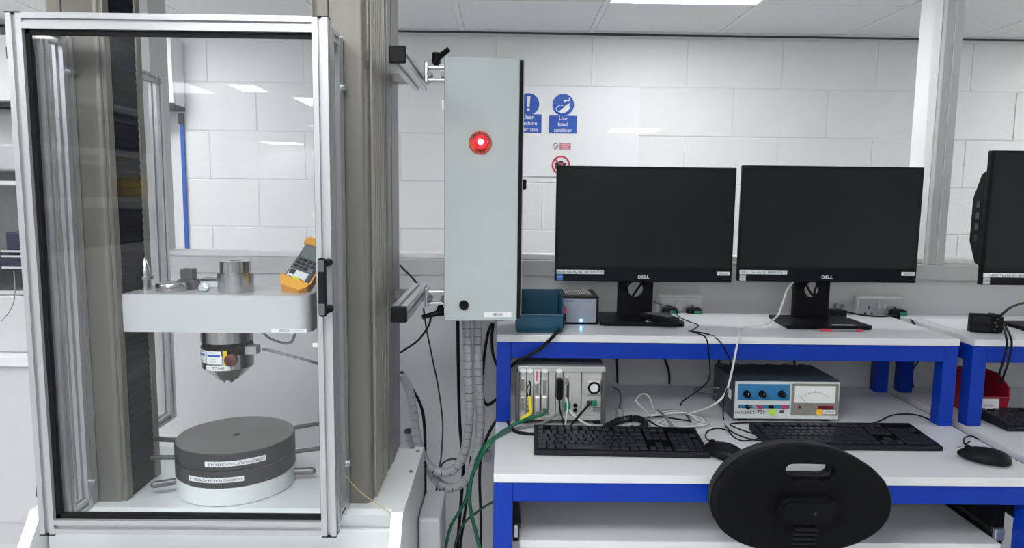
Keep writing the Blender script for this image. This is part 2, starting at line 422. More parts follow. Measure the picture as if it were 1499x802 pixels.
# small red prohibition strip
a = at(809, 209.5, SY); b_ = at(835.5, 219, SY)
t = thing('wall_sign', 'small red and white prohibition strip below the hand sanitiser sign', 'sign', (a.x, SY, b_.z))
part(t, 'backing', 'sign_white', (a.x-.004, b_.x+.004, SY-.0015, SY, b_.z-.004, a.z+.004))
MB().box(a.x+.033, b_.x, SY-.003, SY-.001, b_.z, a.z, bev=.002).build('plate', 'sign_pink', t)
for i in range(3): text(['NO ENTRY', 'without', 'permission'][i], .0085, ((a.x+.033+b_.x)/2, SY-.0032, a.z-.0065-.0095*i), 'sign_white', t)
def ring(c, r0, r1, y0, y1, n=40):
    b = MB(); A = []
    for rr, yy in ((r0,y0),(r1,y0),(r1,y1),(r0,y1)):
        A.append([b.bm.verts.new((c.x+rr*math.cos(2*math.pi*i/n), yy, c.z+rr*math.sin(2*math.pi*i/n))) for i in range(n)])
    for k in range(4):
        for i in range(n): b.bm.faces.new((A[k][i], A[k][(i+1) % n], A[(k+1) % 4][(i+1) % n], A[(k+1) % 4][i]))
    return b
cc = Vector((a.x+.0135, SY, (a.z+b_.z)/2))
ring(cc, .0105, .0135, SY-.003, SY-.001, 24).build('ring', 'ink_grey', t)
MB().tube([(cc.x-.009, SY-.002, cc.z+.009), (cc.x+.009, SY-.002, cc.z-.009)], .0013, 6).build('bar', 'sign_pink', t)
MB().tube([(cc.x-.002, SY-.002, cc.z+.006), (cc.x+.001, SY-.002, cc.z-.002), (cc.x-.003, SY-.002, cc.z-.008)], .0014, 6).build('figure_symbol', 'ink_grey', t)
# no photography sign
c = at(821, 241.5, SY)
t = thing('wall_sign', 'round red no photography sign partly hidden by the monitor', 'sign', (c.x, SY, c.z-.05))
b = MB(); disc(b, c, .046, SY-.0012, SY); b.build('backing', 'sign_white', t)
ring(c, .036, .044, SY-.003, SY-.001).build('ring', 'sign_red', t)
b = MB(); b.box(c.x-.026, c.x+.026, SY-.0028, SY-.001, c.z-.018, c.z+.012, bev=.0008); b.box(c.x-.010, c.x+.010, SY-.0028, SY-.001, c.z+.010, c.z+.020, bev=.0008); b.build('camera_symbol', 'ink', t)
ring(c, .007, .011, SY-.0034, SY-.0026, 24).build('lens_symbol', 'sign_pink', t)
q = .038/math.sqrt(2)
MB().tube([(c.x-q, SY-.0034, c.z+q), (c.x+q, SY-.0034, c.z-q)], .003, 6).build('bar', 'sign_red', t)
# blue edging at the end of the block wall
a = at(266, 166, YB-.01); b_ = at(275, 366, YB-.01)
t = thing('edge_strip', 'narrow blue strip hanging at the end of the block wall', 'strip', (b_.x, YB-.012, 1.2))
part(t, 'strip', 'sign_blue', (b_.x-.012, b_.x+.006, YB-.016, YB-.006, 1.2, a.z-.05), bev=.002)
part(t, 'clip', 'chassis_dark', (b_.x-.016, b_.x+.008, YB-.02, YB-.006, a.z-.05, a.z+.0), bev=.002)
# wall cupboards on the plain wall
def cupboard(x0, x1, label):
    y0, y1 = 3.28, YB-.008; z1 = at(245, 54, y0).z; z0 = at(245, 152, y0).z
    t = thing('wall_cupboard', label, 'cupboard', ((x0+x1)/2, (y0+y1)/2, z0), group='wall cupboards at the far left')
    part(t, 'body', 'frame_white', (x0, x1, y0+.02, y1, z0, z1))
    part(t, 'door', 'frame_white', (x0+.002, (x0+x1)/2-.002, y0, y0+.019, z0+.004, z1), bev=.002)
    part(t, 'door', 'frame_white', ((x0+x1)/2+.002, x1-.002, y0, y0+.019, z0+.004, z1), bev=.002)
    part(t, 'shadow_strip', 'dark_gap', (x0, x1, y0+.005, y1, z0-.022, z0-.001))  # dark sheet standing in for the shade under the cupboard
cupboard(-2.30, -1.512, 'white wall cupboard nearest the block wall, seen through the glass door')
cupboard(-3.06, -2.32, 'white wall cupboard at the far left edge, above the background rig')
# bench and rig in the background at the far left
ZB2 = .845
t = thing('background_bench', 'white topped grey bench along the wall at the far left', 'bench', (-2.6, 3.2, 0))
part(t, 'worktop', 'laminate', (-3.4, -1.7, 2.90, YB+.04, ZB2-.04, ZB2), bev=.003)
part(t, 'plinth', 'partition_paint', (-3.4, -1.7, 2.95, YB+.04, 0, .1))
for i in range(3):
    part(t, 'cabinet_front', 'partition_paint', (-3.4+.567*i+.003, -3.4+.567*(i+1)-.003, 2.94, 3.3, .1, ZB2-.045), bev=.003)
g = lambda px, py: at(px, py, 3.0)
t = thing('test_rig', 'small grey test rig with dark grips standing on the far left bench', 'test rig', (-2.35, 3.1, ZB2))
xr = g(46, 400).x
z_ = lambda py: g(20, py).z
part(t, 'top_housing', 'conduit_grey', (-2.9, g(28,230).x, 3.0, 3.25, z_(250), z_(211)), bev=.01)
part(t, 'guide_rail', 'aluminium_bright', (-2.9, g(34,268).x, 2.99, 3.01, z_(271), z_(265)))
part(t, 'guide_rail', 'aluminium_bright', (-2.9, g(42,430).x, 2.99, 3.01, z_(431), z_(425)))
b = MB(); cx = g(22, 300).x; b.lathe([(.022, z_(335)), (.022, z_(318)), (.030, z_(316)), (.030, z_(300)), (.022, z_(298)), (.022, z_(272))], (cx, 3.08, 0), 20); b.build('load_column', 'steel', t, smooth='auto')
part(t, 'grip_block', 'navy_box', (g(2,0).x-.05, g(34,360).x, 3.0, 3.2, z_(372), z_(340)), bev=.004)
part(t, 'grip_block', 'navy_box', (-2.9, g(38,385).x, 2.98, 3.2, z_(395), z_(373)), bev=.004)
for py in (367, 374, 391): part(t, 'trim_strip', 'aluminium_bright', (g(18,0).x-.1, g(38,py).x, 2.972, 2.979, z_(py+1.2), z_(py-1.2)))
part(t, 'back_panel', 'cable_box', (-2.9, g(44,300).x, 3.24, 3.26, ZB2, z_(211)))
part(t, 'base_box', 'machine_white', (-2.9, xr+.01, 2.99, 3.25, ZB2+.001, z_(432)), bev=.006)
cable('thin_cable', [(20, 396, 2.975), (22, 430, 2.965), (16, 452, 2.965), (2, 470, 2.965)], .002, 'grey_cable', 'thin grey cable hanging in front of the far left rig')

# =================================================================== TESTING MACHINE
ZT = .85                 # top of the machine base
mc = thing('testing_machine', 'twin column testing machine with taupe columns and white crosshead', 'testing machine', (-.62, 1.62, 0))
BX0, BX1 = -1.003, -.243
b = MB(); b.prism([(1.50,.0),(1.50,.805),(1.485,.842),(1.497,ZT),(1.87,ZT),(1.87,0)], BX0, BX1, 'YZ'); b.build('base', 'base_white', mc)
part(mc, 'front_cover', 'base_white', (BX0+.004, BX1-.004, 1.482, 1.499, .2, .808), bev=.004)
part(mc, 'front_skirt', 'base_white', (BX0+.02, BX1-.02, 1.492, 1.4995, .1, .79))
for x0, x1 in ((BX0-.026, BX0), (BX1, BX1+.026)):
    poly = [(1.12,.10),(1.12,.42),(1.36,.70),(1.475,ZT+.002),(1.88,ZT+.002),(1.88,.10)]
    b = MB(); b.prism(poly, x0, x1, 'YZ'); ck = b.build('side_cheek', 'base_white', mc)
    for yb in (1.70, 1.84):
        b = MB(); zz = ZT+.002; b.cyl(((x0+x1)/2, yb, zz-.004), ((x0+x1)/2, yb, zz+.003), .006, 12); b.build('screw', 'steel', ck, smooth='auto')
for x0, x1 in ((BX0+.01, BX0+.05), (BX1-.05, BX1-.01)):
    for y0, y1 in ((1.53, 1.6), (1.76, 1.83)): part(mc, 'foot', 'rubber', (x0, x1, y0, y1, 0.0, .1))
# rear cable box beside the base on the right
part(mc, 'rear_box', 'partition_paint', (BX1+.028, BX1+.085, 1.72, 1.90, .35, .72), bev=.008)
#part(mc, 'rear_bracket', 'machine_white', (BX1-.03, BX1+.012, 1.90, 1.96, ZT-.1, ZT+.26), bev=.004)
COLTOP = ZC-.01
def column(x0, x1, y1):
    y0 = 1.525; r = .016
    # rounded corners at the front
    poly = []
    for cx, cy, a0 in ((x0+r, y0+r, 180), (x1-r, y0+r, 270)):
        for k in range(6):
            a = math.radians(a0 + 90*k/5); poly.append((cx+r*math.cos(a), cy+r*math.sin(a)))
    poly += [(x1, y1), (x0, y1)]
    b = MB(); b.prism(poly, ZT, COLTOP, 'XY'); col = b.build('column', 'taupe', mc, smooth='auto')
    part(col, 'front_slot', 'dark_gap', ((x0+x1)/2-.022, (x0+x1)/2-.019, y0-.0008, y0+.004, ZT, COLTOP))
    return col
cl = column(-.967, -.850, 1.682); crr = column(-.412, -.295, 1.715)
# fluted outer cover on the right column and its rear rail
for i in range(7):
    y = 1.556 + i*.0235
    part(crr, 'flute', 'taupe_light', (-.297, -.2885, y, y+.0145, ZT, COLTOP), bev=.003)
part(crr, 'rear_rail', 'rail_grey', (-.345, -.285, 1.718, 1.90, ZT, COLTOP), bev=.004)
part(crr, 'rear_rail_slot', 'groove', (-.286, -.2838, 1.775, 1.782, ZT, COLTOP))
# bellows on the inner faces
def bellows(xf_, sgn, col, y0=1.553, y1=1.685):
    b = MB(); pts = []; z = ZT; n = 0
    while z < COLTOP-.012:
        pts.append((.001*sgn, z)); pts.append((.004*sgn, z+.006)); z += .0175
    pts.append((0.0, COLTOP)); poly = [(xf_+a, zz) for a, zz in pts] + [(xf_-.01*sgn, COLTOP), (xf_-.01*sgn, ZT)]
    b.prism(poly, y0, y1, 'XZ'); return b.build('bellows', 'bellows', col)
bellows(-.850, 1, cl, 1.553, 1.656); bellows(-.412, -1, crr)
part(cl, 'side_lip', 'taupe', (-.852, -.844, 1.5265, 1.551, ZT, COLTOP), bev=.003)
part(cl, 'side_lip', 'taupe', (-.852, -.844, 1.658, 1.682, ZT, COLTOP), bev=.003)
part(cl, 'inner_lip', 'taupe_light', (-.8515, -.8485, 1.527, 1.5295, ZT, COLTOP))
# crosshead
ch0 = at(300, 432, 1.545); ch1 = at(300, 487, 1.545); ZH, ZH0 = ch0.z, ch1.z
cxl = at(177, 460, 1.545).x; cxr = at(457, 460, 1.575).x
poly = [(cxl, 1.545), (cxr-.030, 1.545)] + [(cxr-.030+.030*math.sin(math.radians(a)), 1.575-.030*math.cos(math.radians(a))) for a in range(10, 91, 10)] + [(cxr, 1.715), (cxl, 1.715)]
b = MB(); b.prism(poly, ZH0, ZH, 'XY'); ch = b.build('crosshead', 'machine_white', mc, smooth='auto')
part(ch, 'end_plate', 'conduit_grey', (cxl-.012, cxl, 1.56, 1.70, ZH0+.008, ZH-.004), bev=.003)
la = at(397, 481, 1.5445); lb = at(449, 487, 1.5445)
part(ch, 'label', 'label_white', (la.x, lb.x, 1.5438, 1.546, lb.z, la.z))
text('INDEX <<<<<<', (la.z-lb.z)*.95, ((la.x+lb.x)/2+.006, 1.5434, (la.z+lb.z)/2), 'ink_grey', ch)

# =================================================================== LOAD CELL under the crosshead
lx = at(333, 500, 1.63).x; ly = 1.63
zy = lambda py: at(333, py, ly-.058).z; za = lambda py: at(333, py, ly).z
lc = thing('load_cell', 'round steel load cell with stickers hanging below the white crosshead', 'load cell', (lx, ly, zy(557)))
b = MB(); b.lathe([(.058, zy(505)), (.058, ZH0)], (lx, ly, 0), 48); b.build('flange', 'steel', lc, smooth='auto')
b = MB(); b.lathe([(.050, zy(514)), (.050, zy(505))], (lx, ly, 0), 40); b.build('spacer', 'black_plastic', lc, smooth='auto')
for k in range(10):
    a_ = 2*math.pi*(k+.3)/10
    b = MB(); c = (lx+.051*math.cos(a_), ly+.051*math.sin(a_)); b.cyl((c[0], c[1], zy(514)), (c[0], c[1], zy(504)), .0065, 12); b.build('bolt', 'black_plastic', lc, smooth='auto')
b = MB(); b.lathe([(.054, zy(513)+.0005), (.058, zy(512)), (.058, zy(543)), (.050, zy(547)), (.026, za(552)), (.0255, za(552.5))][::-1], (lx, ly, 0), 48); b.build('body', 'steel', lc, smooth='auto')
b = MB(); b.lathe([(.0584, zy(522)), (.0584, zy(512))], (lx, ly, 0), 48); b.build('black_band', 'black_plastic', lc, smooth='auto')
b = MB(); b.lathe([(.0125, za(558)), (.013, za(557)), (.013, za(551))], (lx, ly, 0), 24); b.build('stud', 'steel', lc, smooth='auto')
def curved_label(parent, name, m, cx, cy, r, a0, a1, z0, z1, n=10):
    b = MB(); A, B_ = [], []
    for i in range(n+1):
        a = math.radians(a0 + (a1-a0)*i/n)
        A.append(((cx+r*math.sin(a), cy-r*math.cos(a)))); B_.append((cx+(r-.001)*math.sin(a), cy-(r-.001)*math.cos(a)))
    b.prism(A + B_[::-1], z0, z1, 'XY'); return b.build(name, m, parent)
def wrap_text(cx, cy, r, ac, zc, flip=False):
    def f(co):
        x, z = (-co.x, -co.y) if flip else (co.x, co.y)
        a = math.radians(ac) + x/r; rr = r + co.z
        return Vector((cx+rr*math.sin(a), cy-rr*math.cos(a), zc+z))
    return f
curved_label(lc, 'label', 'label_white', lx, ly, .0590, -66, -31, zy(533), zy(514.5))
curved_label(lc, 'label', 'label_white', lx, ly, .0590, -28, 8, zy(533), zy(514.5))
curved_label(lc, 'label', 'sign_blue', lx, ly, .0594, -62, -34, zy(523), zy(519.5))
curved_label(lc, 'label', 'sign_blue', lx, ly, .0594, -25, 5, zy(523), zy(519.5))
for ac, zz in ((-48, 526), (-48, 530), (-10, 526), (-10, 530), (-48, 516.8), (-10, 516.8)):
    text('QUALITY' if zz < 520 else 'kN 2.01', .0042, None, 'ink_grey', lc, wrap=wrap_text(lx, ly, .0593, ac, zy(zz)))
curved_label(lc, 'label', 'label_white', lx, ly, .0592, -31, 26, zy(543), zy(536))
text('TC040', .010, None, 'ink', lc, wrap=wrap_text(lx, ly, .0594, 0, zy(539.6)))
curved_label(lc, 'label', 'yellow_plastic', lx, ly, .0590, 11, 20, zy(535), zy(513.5))
b = MB(); b.lathe([(.014, 0), (.014, .012), (.010, .014)], (lx+.030, ly-.052, zy(527)), 20, 'Y'); b.build('connector', 'copper', lc, smooth='auto')
part(lc, 'cable_socket', 'conduit_grey', (lx+.050, lx+.078, ly-.03, ly, zy(523), zy(511)), bev=.002)
cable('load_cell_cable', [(385, 511, 1.615), (400, 514, 1.60), (430, 522, 1.60), (462, 531, 1.62), (490, 540, 1.75), (540, 560, 1.95)], .0035, 'grey_cable', 'dark grey cable leaving the load cell towards the right column')
cable('loop_cable', [(384, 486, 1.60), (395, 495, 1.60), (415, 502, 1.60), (427, 500, 1.60), (432, 487, 1.60)], .003, 'grey_cable', 'short dark cable loop hanging under the crosshead label')

# =================================================================== PLATENS
px_, py_ = -.637, 1.632
def zf(py): return at(337, py, py_-.135).z
zA, zB, zC_, zD = ZT+.0005, ZT+.0425, ZT+.0815, ZT+.1215
PR = .1345
def platen(name, z0, z1, rr, body_m, top_m, label, rods, lab=None):
    t = thing(name, label, 'platen', (px_, py_, z0))
    b = MB(); b.lathe([(rr-.003, z0), (rr, z0+.003), (rr, z1-.002), (rr-.002, z1)], (px_, py_, 0), 72); b.build('disc', body_m, t, smooth='auto')
    if top_m:
        b = MB(); b.lathe([(rr-.0025, z1-.0005), (rr-.0025, z1+.0006)], (px_, py_, 0), 72); b.build('machined_face', top_m, t, smooth='auto')
        b = MB(); b.cyl((px_+.003, py_-.005, z1), (px_+.003, py_-.005, z1+.0012), .009, 24); b.build('centre_hole', 'dark_gap', t)
    for s, ang, L, zr, r in rods:
        a = math.radians(ang); d = Vector((s*math.cos(a), math.sin(a), 0)); p0 = Vector((px_, py_, zr))+d*(rr-.004); p1 = Vector((px_, py_, zr))+d*(rr+L)
        b = MB(); b.cyl(p0, p1, r, 16); b.ball(p1, r*.98, 2); b.build('handle', 'steel_dark', t, smooth='auto')
    if lab:
        a0, a1, zl0, zl1, tx = lab
        curved_label(t, 'label', 'label_white', px_, py_, rr+.0008, a0, a1, zl0, zl1, 16)
        text(tx, (zl1-zl0)*.72, None, 'ink', t, wrap=wrap_text(px_, py_, rr+.0010, (a0+a1)/2, (zl0+zl1)/2, True))
platen('platen_spacer', zA, zB-.0004, PR-.001, 'base_white', None, 'white painted round spacer at the bottom of the platen pile', [(-1, -28, .045, ZT+.030, .008), (1, 6, .042, ZT+.024, .0085)])
platen('compression_platen', zB, zC_-.0004, PR, 'platen_dark', None, 'dark grey round platen between the white spacer and the top platen', [(-1, -2, .065, zB+.022, .0055), (1, 22, .085, zB+.018, .0055)], (-27, 27, zB+.014, zB+.026, 'LOADING PLATEN-PCM/DE-1.4'))
platen('compression_platen', zC_, zD, PR, 'platen_dark', 'platen_top', 'topmost dark round platen with grey machined face and centre hole', [(-1, 8, .075, zC_+.016, .0065), (1, 34, .08, zC_+.030, .0055)], (-8, 48, zC_+.012, zC_+.024, 'LOADING PLATEN-PCM/DE-1.8'))

# =================================================================== GUARDS
YG = 1.40
gx0, gx1, gz0, gz1 = -.935, -.357, .840, 1.880   # post centre lines and outer height
W3 = .03
gd = thing('guard_door', 'aluminium framed glass safety door on the front of the testing machine', 'safety door', ((gx0+gx1)/2, YG, gz0))
MB().profile((gx0, YG, gz0+.002), (gx0, YG, gz1-.002), W3).build('post', 'aluminium', gd)
MB().profile((gx1, YG, gz0+.002), (gx1, YG, gz1-.002), W3).build('post', 'aluminium', gd)
MB().profile((gx0+W3/2, YG, gz1-.015), (gx1-W3/2, YG, gz1-.015), W3).build('rail', 'aluminium', gd)
MB().profile((gx0+W3/2, YG, gz0+.018), (gx1-W3/2, YG, gz0+.018), W3).build('rail', 'aluminium', gd)
for x in (gx0, gx1):
    for z0, z1 in ((gz0-.0005, gz0+.002), (gz1-.002, gz1+.0005)): part(gd, 'end_cap', 'black_plastic', (x-.0152, x+.0152, YG-.0152, YG+.0152, z0, z1))
x0, x1, z0, z1 = gx0+.015, gx1-.015, gz0+.033, gz1-.030
gk = .009
part(gd, 'gasket', 'rubber', (x0, x0+gk, YG-.006, YG+.006, z0, z1), (x1-.003, x1, YG-.006, YG+.006, z0, z1), (x0, x1, YG-.006, YG+.006, z1-gk, z1), (x0, x1, YG-.006, YG+.006, z0, z0+gk))
part(gd, 'pane', 'door_glass', (x0+.002, x1-.002, YG-.002, YG+.002, z0+.002, z1-.002))
h0 = at(471, 377, YG-.045); h1 = at(471, 464, YG-.045)
b = MB(); hx = h0.x
for zz in (h0.z-.012, h1.z+.012): b.cyl((hx+.006, YG-.014, zz), (hx+.003, YG-.040, zz), .008, 16)
hd = b.build('handle', 'black_plastic', gd, smooth='auto')
b = MB(); b.box(hx-.0085, hx+.0085, YG-.052, YG-.038, h1.z, h0.z, bev=.007, seg=3); b.build('grip', 'rubber', hd)
for zz in (h0.z-.016, h1.z+.016): part(hd, 'screw_cover', 'chassis_dark', (hx-.006, hx+.006, YG-.0535, YG-.051, zz-.011, zz+.011), bev=.001)
for py in (78, 718):
    p = at(14 if py < 100 else 59, py, YG); part(gd, 'hinge', 'black_plastic', (gx0-.024, gx0-.015, YG-.006, YG+.012, p.z-.012, p.z+.012), bev=.002)
def side_guard(name, label, x, y0, y1, z0, z1, bolts, face):
    t = thing(name, label, 'side guard', (x, (y0+y1)/2, z0))
    w = .022
    MB().profile((x, y0+w/2, z0), (x, y0+w/2, z1), w, .007, .005).build('post', 'aluminium', t)
    MB().profile((x, y1-.018, z0), (x, y1-.018, z1), w, .007, .005, w2=.036).build('post', 'aluminium_bright', t)  # brighter aluminium than the front post, painting in the light it catches
    for z in (z0+w/2, z1-w/2): MB().profile((x, y0+w, z), (x, y1-.036, z), w, .007, .005).build('rail', 'aluminium', t)
    part(t, 'pane', 'side_glass', (x-.002, x+.002, y0+w, y1-.036, z0+w, z1-w))
    for (y, z) in bolts:
        b = MB(); b.cyl((x, y, z), (x+face*.019, y, z), .0075, 16); b.cyl((x, y, z), (x+face*.014, y, z), .0095, 16); b.build('bolt', 'cast_zinc', t, smooth='auto')
    return t
side_guard('side_guard', 'narrow slotted aluminium side guard inside the left edge of the glass door', -.918, 1.418, 1.522, .852, 1.862, [(1.504, 1.79), (1.504, .905)], 1)
sg = side_guard('side_guard', 'narrow slotted aluminium side guard between the door and the right column', -.3535, 1.418, 1.515, .852, 1.868, [(1.497, 1.765), (1.497, .955)], 1)
for py in (60, 225, 315, 505):
    p = at(462, py, 1.417); part(sg, 'tag', 'label_white', (p.x-.006, p.x+.006, 1.4165, 1.4175, p.z-.0045, p.z+.0045))
side_guard('side_guard', 'slotted aluminium guard frame at the rear, behind the black bellows', -.955, 1.75, 1.985, at(228, 612, 1.97).z, at(215, 110, 1.97).z, [(1.965, at(213, 119, 1.97).z)], 1)
cable('thin_wire', [(494, 664, 1.49), (498, 678, 1.49), (505, 695, 1.485), (530, 722, 1.48), (560, 743, 1.475), (590, 764, 1.49)], .0011, 'brass_wire', 'thin yellowish wire hanging from the side guard across the white base')

# =================================================================== ITEMS ON THE CROSSHEAD
def onch(px, py): p = on(px, py, ZH); return p
HY = 1.63
# steel adapter
p = on(337, 430, ZH); hx, hy = p.x, p.y+.035
t = thing('steel_adapter', 'stepped steel cylinder with a centre hole standing on the crosshead', 'adapter', (hx, hy, ZH))
zt = at(343, 382, hy-.03).z; zm = at(343, 401, hy-.037).z
b = MB(); b.lathe([(.038, ZH+.0002), (.039, ZH+.002), (.039, zm-.001), (.038, zm)], (hx, hy, 0), 48); b.build('lower_body', 'steel', t, smooth='auto')
b = MB(); b.lathe([(.0335, zm-.0005), (.0335, zt-.003), (.0325, zt-.002), (.014, zt-.002), (.0135, zt-.012)], (hx, hy, 0), 48); b.build('upper_body', 'steel', t, smooth='auto')
b = MB(); b.cyl((hx, hy, zt-.0125), (hx, hy, zt-.011), .0133, 24); b.build('bore', 'dark_gap', t)
# ring
p = on(241, 429, ZH); r = .0325; cx, cy = p.x, p.y+r; zt = ZH+.020
b = MB(); b.lathe([(.020, ZH+.001), (r-.001, ZH+.0003), (r, ZH+.0015), (r, zt-.0015), (r-.001, zt), (.021, zt), (.020, zt-.001)], (cx, cy, 0), 48)
tag(b.build('steel_ring', 'steel', None, smooth='auto'), 'flat bright steel ring lying on the crosshead', 'ring')
# cone punch
p = on(209, 425, ZH); cx, cy = p.x, p.y+.015; zq = lambda py: at(209, py, cy).z
t = thing('cone_punch', 'pointed steel punch standing in a collar at the crosshead end', 'punch', (cx, cy, ZH))
b = MB(); b.lathe([(.0125, ZH+.0002), (.0125, zq(409))], (cx, cy, 0), 28); b.build('shank', 'steel', t, smooth='auto')
b = MB(); b.lathe([(.0125, zq(409)), (.019, zq(408.5)), (.019, zq(404)), (.0125, zq(403.5))], (cx, cy, 0), 28); b.build('collar', 'steel', t, smooth='auto')
b = MB(); b.lathe([(.0105, zq(403.5)), (.0105, zq(396)), (.0035, zq(378)), (.0015, zq(376.5))], (cx, cy, 0), 28); b.build('tip', 'steel', t, smooth='auto')
# black stepped block
p0 = on(262, 424, ZH); y0 = p0.y; p1 = at(284, 411, y0); q0 = at(263, 410, y0)
t = thing('gauge_block', 'black stepped block with a small white label on the crosshead', 'block', ((p0.x+p1.x)/2, y0+.015, ZH))
part(t, 'lower_block', 'steel_dark', (p0.x-.004, p1.x, y0, y0+.034, ZH+.0002, q0.z), bev=.001)
uz = at(272, 394, y0).z; ul = at(262.5, 400, y0).x; ur = at(280, 400, y0).x
part(t, 'upper_block', 'steel_dark', (ul, ur, y0+.004, y0+.030, q0.z, uz), bev=.001)
part(t, 'label', 'label_white', (p0.x-.001, at(274, 418, y0).x, y0-.0008, y0+.0002, at(270, 423, y0).z, at(270, 416.5, y0).z))
# clear bag and label box
p0 = on(290, 420, ZH); y0 = p0.y; p1 = at(318, 409, y0)
t = thing('small_box', 'small white and black carton lying behind the clear bag', 'carton', (p0.x+.03, y0+.02, ZH))
part(t, 'body', 'label_white', (p0.x+.006, p1.x+.006, y0, y0+.035, ZH+.0002, p1.z-.004), bev=.001)
part(t, 'lid', 'steel_dark', (p0.x+.006, p1.x+.006, y0-.0005, y0+.0355, p1.z-.004, p1.z+.001), bev=.0008)
p = on(296, 428, ZH); b = MB(); b.ball((p.x, p.y+.012, ZH+.0105), .013, 3, (1.0, .85, .8))
for v in b.bm.verts: v.co += Vector((random.uniform(-1,1), random.uniform(-1,1), random.uniform(-1,1)))*.0016
for v in b.bm.verts: v.co.z = max(v.co.z, ZH+.0003)
tag(b.build('plastic_bag', 'clear_bag'), 'crumpled clear plastic bag on the crosshead beside the steel cylinder', 'bag')
# multimeter leaning against the column
p = on(424, 430, ZH)
t = thing('multimeter', 'orange and grey handheld multimeter leaning upright at the crosshead end', 'multimeter', (p.x, p.y+.012, ZH+.007), rot=(math.radians(-47), math.radians(19), math.radians(-6)))
b = MB(); b.box(-.030, .030, -.014, .016, .018, .132, bev=.006); b.build('body', 'meter_grey', t, False)
b = MB(); b.prism([(-.022,-.004),(.022,-.004),(.034,.012),(.034,.022),(-.034,.022),(-.034,.012)], -.018, .018, 'XZ'); b.build('lower_holster', 'orange_plastic', t, False)
b = MB(); b.prism([(-.034,.126),(.034,.126),(.034,.138),(.028,.146),(-.028,.146),(-.034,.138)], -.018, .018, 'XZ'); b.build('upper_holster', 'orange_plastic', t, False)
part(t, 'side_holster', 'orange_plastic', (.030, .034, -.010, .018, .02, .13), world=False)
part(t, 'display', 'lcd', (-.023, .023, -.0155, -.0135, .088, .122), bev=.0008, world=False)
for i in range(4):
    for j in range(3): part(t, 'button', 'meter_blue_key' if (i == 3 and j == 0) else 'key_black', (-.022+.012*i, -.013+.012*i, -.0165, -.0135, .053+.011*j, .060+.011*j), bev=.001, world=False)
part(t, 'label', 'label_white', (-.024, .020, -.0152, -.0138, .026, .047), world=False)
part(t, 'label', 'ink', (-.023, -.010, -.0156, -.0150, .032, .046), world=False)
part(t, 'label', 'sticker_green', (-.006, .008, -.0185, -.0140, .020, .026), world=False)

# =================================================================== CONTROL BOX AND ARMS
BXY = 1.76
bl = at(650, 470, BXY); tl = at(650, 80, BXY); br = at(759, 470, BXY)
bw = .196; bh = tl.z-bl.z; bd = .20
cb = thing('control_box', 'tall pale grey control box with an emergency stop button on its door', 'control box', (bl.x, bl.y, bl.z), rz=math.radians(4.5))
part(cb, 'body', 'box_grey', (.004, bw+.003, .024, bd, .006, bh), bev=.003, world=False)
part(cb, 'door', 'box_grey', (0, bw-.011, 0, .015, 0, bh-.002), bev=.003, world=False)
part(cb, 'gasket', 'rubber', (.004, bw-.001, .010, .0245, .004, bh-.006), world=False)
part(cb, 'side_latch', 'black_plastic', (bw+.003, bw+.013, .03, .06, .333, .360), bev=.004, world=False)
def boxp(px, py):     # local position on the door for a photo position
    p = at(px, py, BXY+.006); M_ = WORLD[cb.name].inverted(); q = M_ @ p; return q.x, q.z
ex, ez = boxp(703, 209)
b = MB(); b.lathe([(.0285, 0), (.0285, .004), (.027, .006)], (ex, 0, ez), 40, 'Y'); es = b.build('emergency_stop', 'estop_orange', cb, False, smooth='auto')
es['label'] = 'glowing red emergency stop button'
b = MB(); b.lathe([(.0145, .006), (.0145, .016), (.0165, .018), (.0165, .026), (.013, .030), (.010, .0305)], (ex, 0, ez), 32, 'Y'); b.build('button_cap', 'estop_glow', es, False, smooth='auto')
b = MB(); b.lathe([(.0068, .0300), (.0068, .0312), (.005, .0318)], (ex, 0, ez), 24, 'Y'); b.build('lamp', 'estop_core', es, False, smooth='auto')
for word, a0, a1, flip in (('EMERGENCY', 165, -15, False), ('STOP', -125, -55, True)):
    for i, chx in enumerate(word):
        a = math.radians(a0+(a1-a0)*(i+.5)/len(word)); r = .0222
        text(chx, .0105, (ex+r*math.cos(a), -.0064, ez+r*math.sin(a)), 'ink', es, rot=(math.pi/2, -(a-math.pi/2) if not flip else -(a+math.pi/2), 0), world=False, bold=.02)
lx_, lz_ = boxp(679, 446)
b = MB(); b.lathe([(.012, 0), (.012, .005), (.010, .008), (.006, .008), (.006, .006)], (lx_, 0, lz_), 28, 'Y'); b.build('door_lock', 'black_plastic', cb, False, smooth='auto')
a0 = boxp(709, 464.5); a1 = boxp(749, 457.5)
part(cb, 'label', 'label_white', (a0[0], a1[0], -.0008, .001, a0[1], a1[1]), world=False)
text('AR051', .0095, ((a0[0]+a1[0])/2, -.0011, (a0[1]+a1[1])/2), 'ink', cb, world=False)
part(cb, 'cable_gland', 'black_plastic', (.130, .162, .07, .10, -.014, .006), bev=.004, world=False)
for k, x in enumerate((.062, .088)): 
    b = MB(); b.cyl((x, .13, -.012), (x, .13, .006), .012, 16); b.build('cable_gland', 'conduit_grey', cb, False, smooth='auto')
